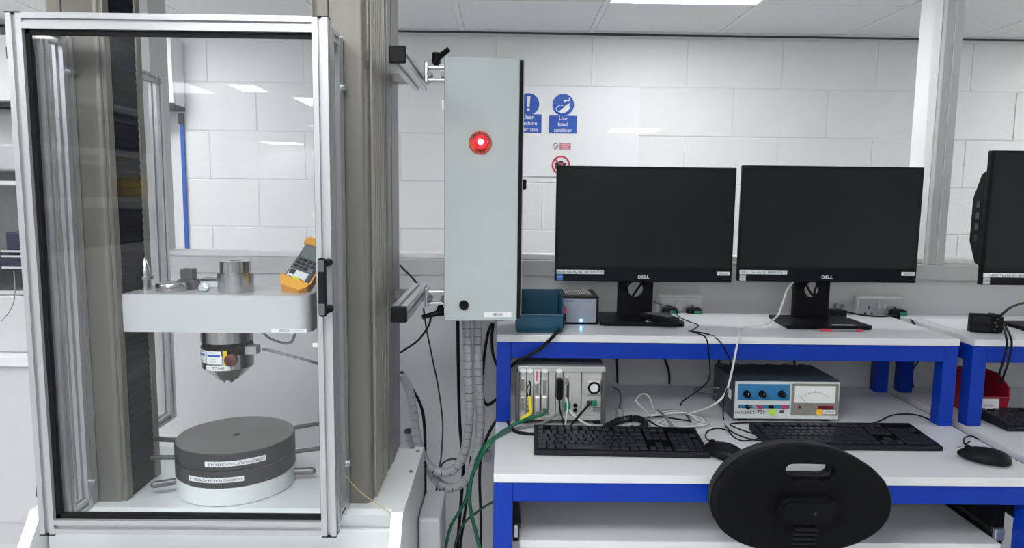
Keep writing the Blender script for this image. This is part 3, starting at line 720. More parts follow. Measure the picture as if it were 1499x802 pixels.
def arm(cpx, cpy, label, up_):
    c = at(cpx, cpy, 1.505); s = .034
    t = thing('support_arm', label, 'support arm', (c.x, 1.7, c.z-s/2))
    MB().profile((c.x, 1.508, c.z), (c.x, 1.905, c.z), s, .009, .008).build('profile', 'aluminium_bright', t)
    part(t, 'end_cap', 'black_plastic', (c.x-s/2-.0008, c.x+s/2+.0008, 1.500, 1.508, c.z-s/2-.0008, c.z+s/2+.0008), bev=.003)
    part(t, 'mounting_plate', 'rail_grey', (-.287, c.x-s/2, 1.80, 1.84, c.z-.010, c.z+.010))
    y = 1.865; c = c + Vector((0, 0, .022 if up_ else -.014)); x0 = c.x+s/2; x1 = bl.x+.0015
    part(t, 'clamp_plate', 'cast_zinc', (x0, x0+.009, y-.022, y+.022, c.z-.026, c.z+.026), bev=.002)
    part(t, 'clamp_plate', 'cast_zinc', (x1-.009, x1, y-.022, y+.022, c.z-.026, c.z+.026), bev=.002)
    for dz in (-.017, .014):
        b = MB(); b.box(x0+.008, x1-.008, y-.016, y+.016, c.z+dz-.004, c.z+dz+.004, bev=.002); b.build('clamp_jaw', 'cast_zinc', t)
    for xx in (x0+.012, x1-.012):
        b = MB(); b.cyl((xx, y-.022, c.z-.004), (xx, y+.010, c.z-.004), .007, 14); b.build('bolt', 'steel_dark', t, smooth='auto')
    xm_ = (x0+x1)/2-.002
    b = MB()
    if up_:
        b.cyl((xm_, y, c.z+.016), (xm_, y, c.z+.026), .007, 14); b.cyl((xm_, y, c.z+.026), (xm_, y, c.z+.052), .012, 16, .010)
        b.tube([(xm_, y, c.z+.036), (xm_+.012, y-.004, c.z+.044), (xm_+.034, y-.010, c.z+.060)], [.011, .0075, .0065], 10)
    else:
        b.cyl((xm_+.012, y, c.z-.020), (xm_+.012, y, c.z-.028), .007, 14); b.cyl((xm_+.012, y, c.z-.028), (xm_+.012, y, c.z-.050), .010, 16, .013)
        b.tube([(xm_+.012, y, c.z-.042), (xm_-.004, y-.006, c.z-.046), (xm_-.036, y-.014, c.z-.054)], [.011, .0075, .0065], 10)
    b.build('clamp_lever', 'black_plastic', t, smooth='auto')
arm(582, 80, 'slotted aluminium arm with raised black lever at the top of the control box', True)
arm(584, 460, 'slotted aluminium arm with lowered black lever at the foot of the control box', False)

# spiral wrapped conduits
def conduit(pts, r, label):
    P = smooth_path([at(*p) for p in pts], 10)
    # even resampling
    L = [0.0]
    for i in range(1, len(P)): L.append(L[-1]+(P[i]-P[i-1]).length)
    def ev(s):
        s = max(0, min(L[-1], s))
        for i in range(1, len(P)):
            if L[i] >= s:
                f = (s-L[i-1])/max(1e-9, L[i]-L[i-1]); return P[i-1].lerp(P[i], f)
        return P[-1]
    t = thing('spiral_conduit', label, 'conduit', tuple(P[-1]))
    n = int(L[-1]/.008); b = MB(); b.tube([ev(L[-1]*i/n) for i in range(n+1)], r*.86, 10); b.build('core', 'dark_gap', t, smooth=True)
    b = MB(); s = 0; i = 0
    while s < L[-1]-.004:
        e = min(L[-1], s+.0215); b.tube([ev(s), ev(s+(e-s)*.5), ev(e)], [r*(1.0+.06*(i % 2)), r*(1.0+.06*(i % 2)), r*(.97+.06*(i % 2))], 12); s += .0232; i += 1
    w = b.build('wrap', 'conduit_grey', t, smooth='auto')
conduit([(683,468,1.90),(685,530,1.91),(687,600,1.92),(684,640,1.93),(676,672,1.93),(660,690,1.93),(640,690,1.93),(622,674,1.94),(610,640,1.95),(605,600,1.95),(598,568,1.94),(586,547,1.92)], .0125, 'grey spiral wrapped conduit looping from the control box up to the column')
conduit([(698,468,1.92),(700,530,1.93),(703,600,1.95),(701,645,1.96),(692,684,1.96),(676,708,1.96),(656,714,1.96),(638,702,1.97),(624,684,1.98),(612,662,1.98),(601,645,1.97),(597,630,1.96)], .0125, 'grey spiral wrapped conduit hanging lower, its cut end beside the column')

# =================================================================== WORKBENCHES
ZK, ZR = .92, 1.168            # worktop and raised shelf heights
def bench(x0, x1, label_b, label_r, left_runner=True):
    t = thing('workbench', label_b, 'workbench', ((x0+x1)/2, 1.9, 0))
    part(t, 'worktop', 'laminate', (x0, x1, 1.527, 2.285, ZK-.020, ZK), bev=.0015)
    bz0, bz1 = ZK-.066, ZK-.0205; s = .044
    part(t, 'beam', 'blue_paint', (x0+s, x1-s, 1.532, 1.532+s, bz0, bz1), bev=.002)
    part(t, 'beam', 'blue_paint', (x0+s, x1-s, 2.23, 2.23+s, bz0, bz1), bev=.002)
    for xa in (x0, x1-s):
        part(t, 'beam', 'blue_paint', (xa, xa+s, 1.532+s, 2.23, bz0, bz1), bev=.002)
        for ya in (1.532, 2.23): part(t, 'leg', 'blue_paint', (xa, xa+s, ya, ya+s, .02, bz1), bev=.002)
    for xa in (x0, x1-s):
        for ya in (1.532, 2.23): part(t, 'foot', 'rubber', (xa+.008, xa+s-.008, ya+.008, ya+s-.008, 0, .02))
    # pull-out tray on black runners
    zt = .743
    part(t, 'tray', 'laminate', (x0+.062, x1-.075, 1.565, 2.18, zt-.018, zt), bev=.0015)
    for xa, xb in ((x0+s+.002, x0+.061), (x1-.074, x1-s-.002)):
        r_ = part(t, 'tray_runner', 'black_plastic', (xa, xb, 1.60, 2.2, zt-.02, bz0-.002), bev=.001)
        xf_ = xb if xa < (x0+x1)/2 else xa
        part(r_, 'runner_rail', 'black_gloss', (xf_-.003, xf_+.003, 1.60, 2.18, zt+.014, zt+.026))
        part(r_, 'runner_catch', 'cast_zinc', (xa+.002, xb-.002, 1.590, 1.602, zt-.006, zt+.024), bev=.002)
    # raised shelf
    r = thing('bench_shelf', label_r, 'raised shelf', ((x0+x1)/2, 2.08, ZK))
    part(r, 'shelf_board', 'laminate', (x0, x1, 1.885, 2.272, ZR-.020, ZR), bev=.0015)
    part(r, 'beam', 'blue_paint', (x0+.04, x1-.04, 1.889, 1.889+.04, ZR-.066, ZR-.0205), bev=.002)
    part(r, 'beam', 'blue_paint', (x0+.04, x1-.04, 2.222, 2.262, ZR-.066, ZR-.0205), bev=.002)
    for xa in (x0, x1-.04):
        part(r, 'beam', 'blue_paint', (xa, xa+.04, 1.929, 2.222, ZR-.066, ZR-.0205), bev=.002)
        for ya in (1.889, 2.222): part(r, 'leg', 'blue_paint', (xa, xa+.04, ya, ya+.04, ZK+.0003, ZR-.0205), bev=.002)
    return t
bench(-.02, 1.252, 'blue framed workbench with white top under the twin monitors', 'blue framed white raised shelf carrying the twin monitors')
bench(1.292, 2.564, 'blue framed workbench running out of the picture on the right', 'blue framed white raised shelf carrying the third monitor')

# =================================================================== MONITORS
def monitor(x0, x1, z0, z1, y, label, lines, sticker, tag_txt, tag_side=True, base_y0=2.02, neck_w=.100, neck_x=None, rz=0.0, z_base=ZR):
    cx = (x0+x1)/2; nx = cx if neck_x is None else neck_x
    t = thing('monitor', label, 'monitor', (cx, base_y0+.09, z_base))
    w = x1-x0
    b = MB(); b.box(x0, x1, y, y+.018, z0, z1, bev=.003); b.build('bezel', 'bezel', t)
    part(t, 'screen', 'screen', (x0+.006, x1-.006, y-.0008, y+.002, z0+.044, z1-.007))
    part(t, 'rear_housing', 'black_plastic', (x0+.03, x1-.03, y+.018, y+.034, z0+.03, z1-.03), (cx-.15, cx+.15, y+.034, y+.052, z0+.06, z1-.08), bev=.006)
    yn = y+.060
    # neck with a round cable hole
    nz0, nz1 = z_base+.012, z0+.14; r = .024; hz = z0-.031
    b = MB(); n = 48; outer, inner = [], []
    hw = neck_w/2
    for i in range(n):
        a = 2*math.pi*i/n; c_, s_ = math.cos(a), math.sin(a)
        k = min(hw/abs(c_) if abs(c_) > 1e-6 else 9, ((nz1-hz) if s_ > 0 else (hz-nz0))/abs(s_) if abs(s_) > 1e-6 else 9)
        outer.append((nx+k*c_, hz+k*s_)); inner.append((nx+r*c_, hz+r*s_))
    V = {}
    for key, loop in (('o', outer), ('i', inner)):
        for yy in (0, 1): V[key, yy] = [b.bm.verts.new((p[0], yn+.012*yy, p[1])) for p in loop]
    for i in range(n):
        j = (i+1) % n
        b.bm.faces.new((V['o',0][i], V['o',0][j], V['i',0][j], V['i',0][i])); b.bm.faces.new((V['o',1][i], V['o',1][j], V['i',1][j], V['i',1][i]))
        b.bm.faces.new((V['o',0][i], V['o',0][j], V['o',1][j], V['o',1][i])); b.bm.faces.new((V['i',0][i], V['i',0][j], V['i',1][j], V['i',1][i]))
    b.build('neck', 'black_plastic', t)
    part(t, 'neck_side', 'bezel', (nx-hw-.004, nx-hw, yn-.002, yn+.020, nz0, nz1), (nx+hw, nx+hw+.004, yn-.002, yn+.020, nz0, nz1), bev=.001)
    part(t, 'pivot', 'black_plastic', (nx-.05, nx+.05, y+.05, yn+.002, z0+.10, z0+.19), bev=.004)
    # foot plate
    b0 = .125; yb = min(2.245, base_y0+.185)
    b = MB(); b.prism([(nx-b0, base_y0+.012), (nx-b0+.010, base_y0), (nx+b0-.010, base_y0), (nx+b0, base_y0+.012), (nx+b0-.012, yb), (nx-b0+.012, yb)], z_base+.0005, z_base+.012, 'XY'); ft = b.build('foot', 'black_plastic', t)
    part(ft, 'label', 'label_white', (nx+.010, nx+.075, base_y0+.012, base_y0+.022, z_base+.0118, z_base+.0128))
    text('DELL', .0135, (cx, y-.0005, z0+.014), 'label_white', t, bold=.02, sx=1.15)
    part(t, 'label', 'label_white', (x0+.005, x0+.005+lines[1], y-.0016, y+.001, z0+.022, z0+.034))
    text(lines[0], .0095, (x0+.005+lines[1]/2, y-.0019, z0+.0275), 'ink', t)
    st = part(t, 'sticker', sticker, (x0+.006, x0+.024, y-.0016, y+.001, z0+.002, z0+.0205))
    text('CORE', .006, (x0+.015, y-.0019, z0+.012), 'label_white' if sticker == 'sticker_blue' else 'ink_grey', t)
    if tag_txt:
        part(t, 'label', 'label_white', (x1-.046, x1-.007, y-.0016, y+.001, z0+.022, z0+.033))
        text(tag_txt, .009, (x1-.0265, y-.0019, z0+.0272), 'ink_grey', t)
    return t
MY = 2.10
p0 = at(812, 411, MY); p1 = at(1079, 245.5, MY)
monitor(p0.x, p1.x, p0.z, p1.z, MY, 'black widescreen monitor with a blue corner sticker above the coiled cord', ('AR051 Test Rig (A): 7X03FWN73N', .142), 'sticker_blue', 'AR026', base_y0=2.025, neck_x=at(930, 440, 2.16).x)
p0 = at(1079.5, 411.5, MY-.02); p1 = at(1354, 245, MY-.02)
monitor(p0.x, p1.x, p0.z, p1.z, MY-.02, 'black widescreen monitor with a grey corner sticker nearest the mullion', ('AR051 Test Rig (B): 4KKR5W1L13', .142), 'sticker_grey', 'AR030', base_y0=2.0, neck_x=at(1186, 440, 2.15).x)
p0 = at(1438, 417, 1.95); p1 = at(1463, 220, 1.95); x0 = (p0.x+p1.x)/2-.012
m3_ = monitor(x0, x0+.53, p0.z, p1.z, 1.95, 'black monitor cut off by the right edge of the picture', ('AR051 Test Rig (C): 4RZ1K', .142), 'sticker_grey', None, base_y0=1.93, neck_x=x0+.30)
b = MB(); b.prism([(1.968,p0.z+.05),(1.99,p0.z+.06),(2.02,p0.z+.12),(2.02,p0.z+.24),(1.99,p0.z+.31),(1.968,p0.z+.32)], x0+.004, x0+.06, 'YZ'); hs = b.build('port_housing', 'black_plastic', m3_)
for k in range(4): part(hs, 'port', 'black_gloss', (x0+.0025, x0+.006, 1.985, 2.000, p0.z+.12+.032*k, p0.z+.138+.032*k))

# =================================================================== ON THE RAISED SHELF
def storage_bin(name, m, x0, x1, y0, y1, z0, h, lip, label, tagtxt=None):
    t = thing(name, label, 'storage bin', ((x0+x1)/2, (y0+y1)/2, z0)); w = .0025; z0 += .0004
    sl = (y1-y0)*.22
    part(t, 'floor_panel', m, (x0+.006, x1-.006, y0+.004, y1, z0, z0+w))
    part(t, 'back_panel', m, (x0+.002, x1-.002, y1-w, y1, z0, z0+h))
    b = MB(); b.prism([(y0+.012, z0), (y0+.012+w, z0), (y0+w, z0+lip), (y0, z0+lip)], x0+.002, x1-.002, 'YZ'); b.box(x0, x1, y0-.003, y0+.006, z0+lip-.006, z0+lip, bev=.002); b.build('front_lip', m, t)
    for xa, s_ in ((x0, 1), (x1-w, -1)):
        b = MB(); b.prism([(y0+.012, z0), (y1, z0), (y1, z0+h), (y0+sl+.02, z0+h), (y0+.004, z0+h*.72), (y0, z0+lip)], xa, xa+w, 'YZ'); sp = b.build('side_panel', m, t)
        b = MB(); xo = xa-.002 if s_ > 0 else xa; b.tube([(xa+w/2, y0+.002, z0+lip), (xa+w/2, y0+.004, z0+h*.72), (xa+w/2, y0+sl+.02, z0+h), (xa+w/2, y1, z0+h)], .0028, 8); b.build('rim', m, sp)
    if tagtxt:
        part(t, 'label', 'label_white', (x0+.012, x1-.035, y0-.006, y0-.0032, z0+lip*.25, z0+lip*.9))
        text(tagtxt, .008, ((x0+x1-.023)/2, y0-.0064, z0+lip*.58), 'ink_grey', t)
    return t
p0 = on(755, 487, ZR); p1 = on(824, 488, ZR)
storage_bin('storage_bin', 'bin_blue', p0.x, p1.x, p1.y, p1.y+.16, ZR, at(800, 424, p1.y+.15).z-ZR, at(800, 460, p1.y).z-ZR, 'dark blue open fronted storage bin on the shelf beside the control box')
# data logger
p0 = on(817, 475, ZR); p1 = on(876, 475, ZR); y0 = p0.y+.004; h = at(850, 434, y0).z-ZR
t = thing('data_logger', 'black cased data logger with grey front and blue lamp', 'data logger', ((p0.x+p1.x)/2, y0+.08, ZR))
part(t, 'case', 'black_plastic', (p0.x, p1.x, y0+.002, y0+.165, ZR+.0005, ZR+h), bev=.003)
part(t, 'front_panel', 'daq_face', (p0.x+.008, p1.x-.008, y0, y0+.004, ZR+.007, ZR+h-.006))
for i in range(11):
    x = p0.x+.024+i*.0072; part(t, 'vent_rib', 'chassis_grey', (x, x+.0034, y0+.03, y0+.15, ZR+h-.001, ZR+h+.0016))
lg = at(850.5, 469, y0)
b = MB(); b.lathe([(.0032, 0), (.0032, .002), (.0018, .003)], (lg.x, y0, lg.z), 14, 'Y'); b.build('lamp', 'led_blue', t, smooth='auto')
text('C DAQ', .009, (p0.x+.030, y0-.0003, ZR+h-.014), 'sign_blue', t)
text('data acquisition', .0048, (p1.x-.034, y0-.0003, ZR+h-.013), 'ink', t)
for i in range(5): part(t, 'port_mark', 'ink_grey', (p1.x-.016, p1.x-.012, y0-.0004, y0+.001, ZR+.020+.0105*i, ZR+.024+.0105*i))
# red banana plug on the bin side
p = at(825.5, 456, 2.0)
t = thing('banana_plug', 'red and black plug standing between the blue bin and the data logger', 'plug', (p.x, p.y, p.z-.02))
b = MB(); b.cyl((p.x, p.y, p.z-.004), (p.x, p.y-.002, p.z+.011), .0075, 14); b.build('red_sleeve', 'sign_red', t, smooth='auto')
b = MB(); b.cyl((p.x, p.y, p.z-.030), (p.x, p.y, p.z-.004), .006, 14); b.build('black_sleeve', 'black_plastic', t, smooth='auto')
cable('heavy_lead', [(825.5, 468, 2.0), ('z', 823, 478, ZR+.008), ('z', 814, 488, ZR+.007), (803, 499, 1.874), (792, 509, 1.872), (772, 521, 1.868), (757, 529, 1.872), (747, 537, 1.94), (738, 545, 1.99), (733, 560, 2.0)], .0048, 'black_cable', 'thick black lead running from the red plug down over the blue beam')
# handset lying on the foot of the first monitor
p = on(981, 475, ZR+.013)
t = thing('handset', 'black keypad handset lying on the foot of the first monitor', 'handset', (p.x, p.y+.01, ZR+.0128), rz=math.radians(36))
b = MB(); b.box(-.022, .022, -.02, .10, 0.0, .021, bev=.006); b.build('body', 'black_plastic', t, False)
for i in range(3):
    for j in range(5): part(t, 'button', 'chassis_dark', (-.016+.0115*i, -.0075+.0115*i, -.004+.018*j, .009+.018*j, .0205, .0235), bev=.0012, world=False)
cable('handset_wire', [(952, 438, 2.19), (965, 445, 2.17), (985, 450, 2.16), (1000, 465, ), (1022, 475,)][:3]+[('z', 993, 463, ZR+.004), ('z', 1010, 471, ZR+.003), ('z', 1022, 475, ZR+.003), ('z', 1018, 480, ZR+.003), ('z', 1010, 485, ZR+.003)], .0016, 'black_cable', 'thin black wire looping from the monitor neck past the handset')
cable('mouse_lead', [('z', 1008, 484, ZR+.002), ('z', 1024, 489, ZR+.002), (1034, 496, 1.878), (1038, 520, 1.874), (1039, 550, 1.90), (1030, 565, 1.95), ('z', 996, 592, ZK+.003), ('z', 1008, 612, ZK+.003), ('z', 1012, 618, ZK+.003)], .002, 'black_cable', 'black lead dropping over the shelf edge towards the cable tangle')
cable('mouse_lead', [('z', 1012, 485, ZR+.002), ('z', 1036, 489, ZR+.002), (1052, 498, 1.878), (1066, 520, 1.874), (1072, 545, 1.87), (1066, 565, 1.87), (1060, 585, 1.86), ('z', 1059, 612, ZK+.003), ('z', 1066, 628, ZK+.003), ('z', 1090, 640, ZK+.003), ('z', 1112, 645, ZK+.003)], .002, 'black_cable', 'black lead running down past the instrument to the second keyboard')
cable('neck_cable', [(915, 416, 2.13), (918, 430, 2.17), (908, 440, 2.20), (905, 455, 2.25), (903, 500, 2.30), (904, 560, 2.30)], .0035, 'black_cable', 'black cable threaded through the neck of the first monitor')
cable('neck_cable', [(938, 416, 2.13), (930, 428, 2.165), (925, 440, 2.20), (935, 462, 2.27), (975, 530, 2.30), (980, 562, 2.30)], .0035, 'black_cable', 'second black cable crossing inside the first monitor neck opening')
cable('neck_cable', [(1180, 416, 2.12), (1186, 428, 2.155), (1190, 440, 2.19), (1150, 470, 2.29), (1060, 520, 2.30), (1046, 560, 2.30)], .0035, 'black_cable', 'black cable threaded through the neck of the second monitor')
cable('neck_cable', [(1197, 416, 2.12), (1192, 428, 2.155), (1195, 440, 2.18), (1165, 480, 2.29), (1163, 540, 2.30), (1163, 570, 2.30)], .0035, 'black_cable', 'black cable crossing in the second monitor neck beside the three pin plug')
cable('network_cable', [(1161, 413, 2.10), (1152, 425, 2.06), (1145, 445, 2.01), (1138, 462, 1.98), ('z', 1120, 474, ZR+.004), ('z', 1083, 480, ZR+.004), (1082, 492, 1.877), (1078, 510, 1.872), (1071, 545, 1.868), (1062, 575, 1.87), (1045, 592, 1.88), ('z', 1010, 605, ZK+.006), ('z', 975, 612, ZK+.004), ('z', 950, 628, ZK+.004)], .0030, 'white_cable', 'white network cable hanging from the second monitor over the shelf edge')
# three pin plug
p = on(1229, 466, ZR); k = .026
t = thing('mains_plug', 'black three pin mains plug lying pins up beside the second monitor', 'plug', (p.x, p.y+.02, ZR))
part(t, 'body', 'black_plastic', (p.x-k*.95, p.x+k*.95, p.y, p.y+.045, ZR+.0005, ZR+.026), bev=.005)
for dx, dy in ((-.012, .014), (.012, .014), (0, .034)): part(t, 'pin', 'steel_dark', (p.x+dx-.0032, p.x+dx+.0032, p.y+dy-.003, p.y+dy+.003, ZR+.025, ZR+.044), bev=.0008)
cable('plug_lead', [('z', 1238, 456, ZR+.01), ('z', 1262, 461, ZR+.004), ('z', 1290, 463, ZR+.004), (1320, 461, 2.27), (1330, 466, 2.255), ('z', 1337, 472, ZR+.003), (1340, 480, 2.285), (1338, 520, 2.30), (1336, 560, 2.30), (1345, 598, 2.31)], .0028, 'black_cable', 'black plug lead trailing between the two shelves to the wall')
cable('wall_lead', [(1346, 527, 2.30), (1335, 545, 2.30), (1338, 570, 2.30), (1346, 600, 2.31)], .0022, 'black_cable', 'thin black lead crossing the plug lead on the wall below')
# pen at the edge of the foot
a = on(1192, 483, ZR+.004); b_ = on(1262, 484, ZR+.004); d = (b_-a)
t = thing('pen', 'red and grey pen lying along the foot of the second monitor', 'pen', (a.x, a.y, ZR))
for nm, m, f0, f1, r in (('tip', 'steel', 0, .12, .002), ('red_grip', 'sign_red', .12, .36, .0042), ('barrel', 'ink_grey', .36, .86, .0038), ('red_cap', 'sign_red', .86, 1, .0036)):
    b = MB(); b.cyl(a+d*f0, a+d*f1, r, 12); b.build(nm, m, t, smooth='auto')
# paper sheets on the right shelf
p = on(1370, 470, ZR)
tag(MB().box(p.x-.02, p.x+.25, 2.02, 2.20, ZR+.0004, ZR+.0012).build('paper_sheet', 'sign_white'), 'white sheet of paper lying on the right raised shelf', 'paper')
# compact camera
p = on(1444, 488, ZR)
t = thing('compact_camera', 'small black compact camera standing on the right raised shelf', 'camera', (p.x, p.y, ZR), rz=math.radians(-14))
part(t, 'body', 'black_plastic', (-.042, .036, 0, .026, .0005, .055), bev=.004, world=False)
part(t, 'screen', 'black_gloss', (-.038, .008, -.0012, .001, .008, .049), bev=.0005, world=False)
for i in range(4): 
    b = MB(); b.cyl((.020+.005*(i % 2), -.0018, .012+.010*i), (.020+.005*(i % 2), .001, .012+.010*i), .003, 10); b.build('button', 'chassis_dark', t, False)
part(t, 'grip', 'rubber', (.030, .040, -.003, .028, .004, .050), bev=.003, world=False)
part(t, 'shutter_button', 'chassis_dark', (.005, .022, .008, .018, .054, .0585), bev=.002, world=False)
cable('strap', [(1462, 470, 1.95), ('z', 1468, 478, ZR+.003), (1472, 490, 1.877), (1474, 505, 1.872), (1468, 530, 1.872), (1462, 550, 1.88), (1460, 560, 1.93)], .0028, 'black_cable', 'black camera strap hanging over the blue beam, left strand', 'strap')
cable('strap', [(1464, 468, 1.955), ('z', 1471, 476, ZR+.003), (1478, 490, 1.877), (1481, 505, 1.872), (1476, 530, 1.872), (1470, 548, 1.88), (1466, 560, 1.93)], .0028, 'black_cable', 'black camera strap hanging over the blue beam, right strand', 'strap')
cable('monitor_lead', [(1465, 462, 2.03), (1475, 453, 2.06), (1487, 447, 2.1), (1510, 440, 2.2)], .0038, 'black_cable', 'black cable rising behind the compact camera to the third monitor')

# wall sockets
def socket(px0, px1, py0, label, plugs, tilt=0):
    a = at(px0, py0, YW); b_ = at(px1, py0+2, YW); w = b_.x-a.x; z1 = a.z; z0 = z1-.088
    t = thing('wall_socket', label, 'socket', ((a.x+b_.x)/2, YW, z0))
    part(t, 'back_box', 'socket_white', (a.x, b_.x, YW-.032, YW-.0005, z0, z1), bev=.004)
    part(t, 'face_plate', 'socket_steel', (a.x+.004, b_.x-.004, YW-.036, YW-.031, z0+.004, z1-.005), bev=.0015)
    for s_ in (-1, 1):
        xc = (a.x+b_.x)/2+s_*.011; part(t, 'switch', 'socket_steel', (xc-.0075, xc+.0075, YW-.040, YW-.035, z1-.042, z1-.018), bev=.002)
        xs = (a.x+b_.x)/2+s_*w*.27
        for dx, dz in ((0, -.036), (-.011, -.056), (.011, -.056)): part(t, 'slot', 'dark_gap', (xs+dx-.003, xs+dx+.003, YW-.0364, YW-.035, z1+dz-.004, z1+dz+.004))
    text('UK 13A', .0055, (b_.x-.022, YW-.0363, z1-.011), 'label_white', t)
    for k, (s_, gl) in enumerate(plugs):
        xs = (a.x+b_.x)/2+s_*w*.27
        u = thing('mains_plug', gl, 'plug', (xs, YW-.06, z1-.075))
        part(u, 'body', 'black_plastic', (xs-.026, xs+.026, YW-.075, YW-.0368, z1-.084, z1-.036), bev=.012)
        part(u, 'label', 'green_plastic', (xs-.004, xs+.018, YW-.0762, YW-.074, z1-.062, z1-.044), bev=.0005)
socket(961, 1025, 430, 'double wall socket with two green labelled plugs, behind the first monitor', [(-1, 'black plug with green label in the socket, beside the handset'), (1, 'black plug with green label in the socket, clear of the handset wire')])
socket(1249, 1318, 432, 'double wall socket with one green labelled plug, behind the second monitor', [(1, 'black plug with green label in the socket near the second shelf end')])

# =================================================================== UNDER THE SHELF: CHASSIS AND INSTRUMENT
CY = 1.872
p0 = at(757, 560, CY); p1 = at(887, 560, CY); cx0, cx1 = p0.x, p1.x; cz0 = ZK+.012; cz1 = at(820, 537, CY).z
fc = lambda px, py: at(px, py, CY)
t = thing('measurement_chassis', 'grey card chassis with plugged cables and a small fan', 'chassis', ((cx0+cx1)/2, CY+.12, ZK))
part(t, 'case', 'chassis_dark', (cx0+.004, cx1-.004, CY+.012, CY+.27, cz0, cz1+.004), bev=.002)
part(t, 'top_lip', 'chassis_grey', (cx0+.002, cx1-.002, CY-.004, CY+.012, cz1-.014, cz1+.002), bev=.002)
part(t, 'bottom_lip', 'chassis_grey', (cx0+.006, cx1-.01, CY-.002, CY+.012, cz0+.002, cz0+.014), bev=.002)
for xa in (cx0-.004, cx1-.012): part(t, 'side_handle', 'chassis_dark', (xa, xa+.011, CY-.012, CY+.03, cz0-.006, cz1-.012), bev=.003)
for xa in (cx0+.01, cx1-.03):
    for ya in (CY+.01, CY+.23): part(t, 'foot', 'rubber', (xa, xa+.02, ya, ya+.02, ZK+.0005, cz0))
edges = [760, 770.5, 781, 791.5, 802.5, 813.5, 824, 851, 881]
for i in range(8):
    x0_, x1_ = fc(edges[i], 580).x, fc(edges[i+1], 580).x
    part(t, 'card', 'chassis_panel', (x0_+.0011, x1_-.0011, CY+.002, CY+.013, cz0+.014, cz1-.014), bev=.0006)
def dsub(px, py0, py1, w=5):
    a = fc(px-w/2, py0); b_ = fc(px+w/2, py1)
    o = part(t, 'connector', 'connector', (a.x, b_.x, CY-.004, CY+.003, b_.z, a.z), bev=.0018)
    part(o, 'socket_face', 'cable_box', (a.x+.0016, b_.x-.0016, CY-.0046, CY-.003, b_.z+.003, a.z-.003))
for px, y0, y1 in ((764.8, 552, 573), (764.8, 580, 601), (785.6, 560, 577), (796.8, 554, 577), (829.5, 551, 563)): dsub(px, y0, y1, 5.4)
part(t, 'slot', 'dark_gap', (fc(841.6, 0).x, fc(845.6, 0).x, CY-.0005, CY+.003, fc(0, 586).z, fc(0, 551).z), bev=.0008)
for py in (593, 600):
    c = fc(842, py); b = MB(); b.lathe([(.0055, 0), (.0055, .006), (.003, .006), (.003, .004)], (c.x, CY+.001, c.z), 18, 'Y'); b.build('round_socket', 'black_plastic', t, smooth='auto')
# fan
c = fc(869.5, 567); r = .0175
o = part(t, 'fan', 'connector', (c.x-.0195, c.x+.0195, CY-.006, CY+.004, c.z-.0215, c.z+.0215), bev=.004)
ring(c, .0118, .0175, CY-.0068, CY-.005, 32).build('fan_ring', 'black_plastic', o)
b = MB(); b.lathe([(.0108, 0), (.0108, .0012)], (c.x, CY-.006, c.z), 24, 'Y'); b.build('fan_label', 'label_white', o)
# card labels
for k, px in enumerate((765.5, 775.5, 797.5, 818.5)):
    c = fc(px, 542); b = MB(); b.lathe([(.0085, 0), (.0085, .0008)], (c.x, CY-.005, c.z), 20, 'Y'); b.xf(Matrix.Translation((0,0,c.z)) @ Matrix.Diagonal((1,1,.75,1)) @ Matrix.Translation((0,0,-c.z))); b.build('card_label', 'label_white', t)
a = fc(782.5, 540); b_ = fc(789.5, 559)
part(t, 'warning_label', 'label_white', (a.x, b_.x, CY-.0065, CY-.0055, b_.z, a.z)); part(t, 'warning_label', 'sign_pink', (a.x+.0028, b_.x-.0028, CY-.0069, CY-.0063, b_.z+.004, a.z-.004))
# plugs and hoods
for px, y0, y1, m in ((786, 577, 601, 'connector'), (796.5, 577, 596, 'connector')):
    a = fc(px-4.4, y0); b_ = fc(px+4.4, y1); part(t, 'connector_hood', m, (a.x, b_.x, CY-.018, CY+.002, b_.z, a.z), bev=.004)
a = fc(814.5, 552); b_ = fc(822.5, 583); part(t, 'black_hood', 'black_plastic', (a.x, b_.x, CY-.022, CY+.002, b_.z, a.z), bev=.005)
a = fc(817, 583); b_ = fc(823, 606); part(t, 'connector_hood', 'connector', (a.x, b_.x, CY-.012, CY+.002, b_.z, a.z), bev=.003)
a = fc(826, 588); b_ = fc(834, 602); part(t, 'card_plug', 'green_plastic', (a.x, b_.x, CY-.006, CY+.002, b_.z, a.z), bev=.001)
for a_, b2, m in (((859,586.5),(866,592.5),'ink'), ((866,586),(873.5,593),'green_plastic'), ((868,595.5),(879.5,601),'ink_grey')):
    a = fc(*a_); b_ = fc(*b2); part(t, 'terminal_block', m, (a.x, b_.x, CY-.007, CY+.002, b_.z, a.z), bev=.001)
for px in (771.5, 776.5): 
    for py in (587, 594, 601):
        c = fc(773.5, py); 
    break
for py in (587, 594, 601):
    c = fc(773.3, py); b = MB(); b.lathe([(.0035, 0), (.0035, .005)], (c.x, CY+.001, c.z), 12, 'Y'); b.build('coax_socket', 'steel', t, smooth='auto')
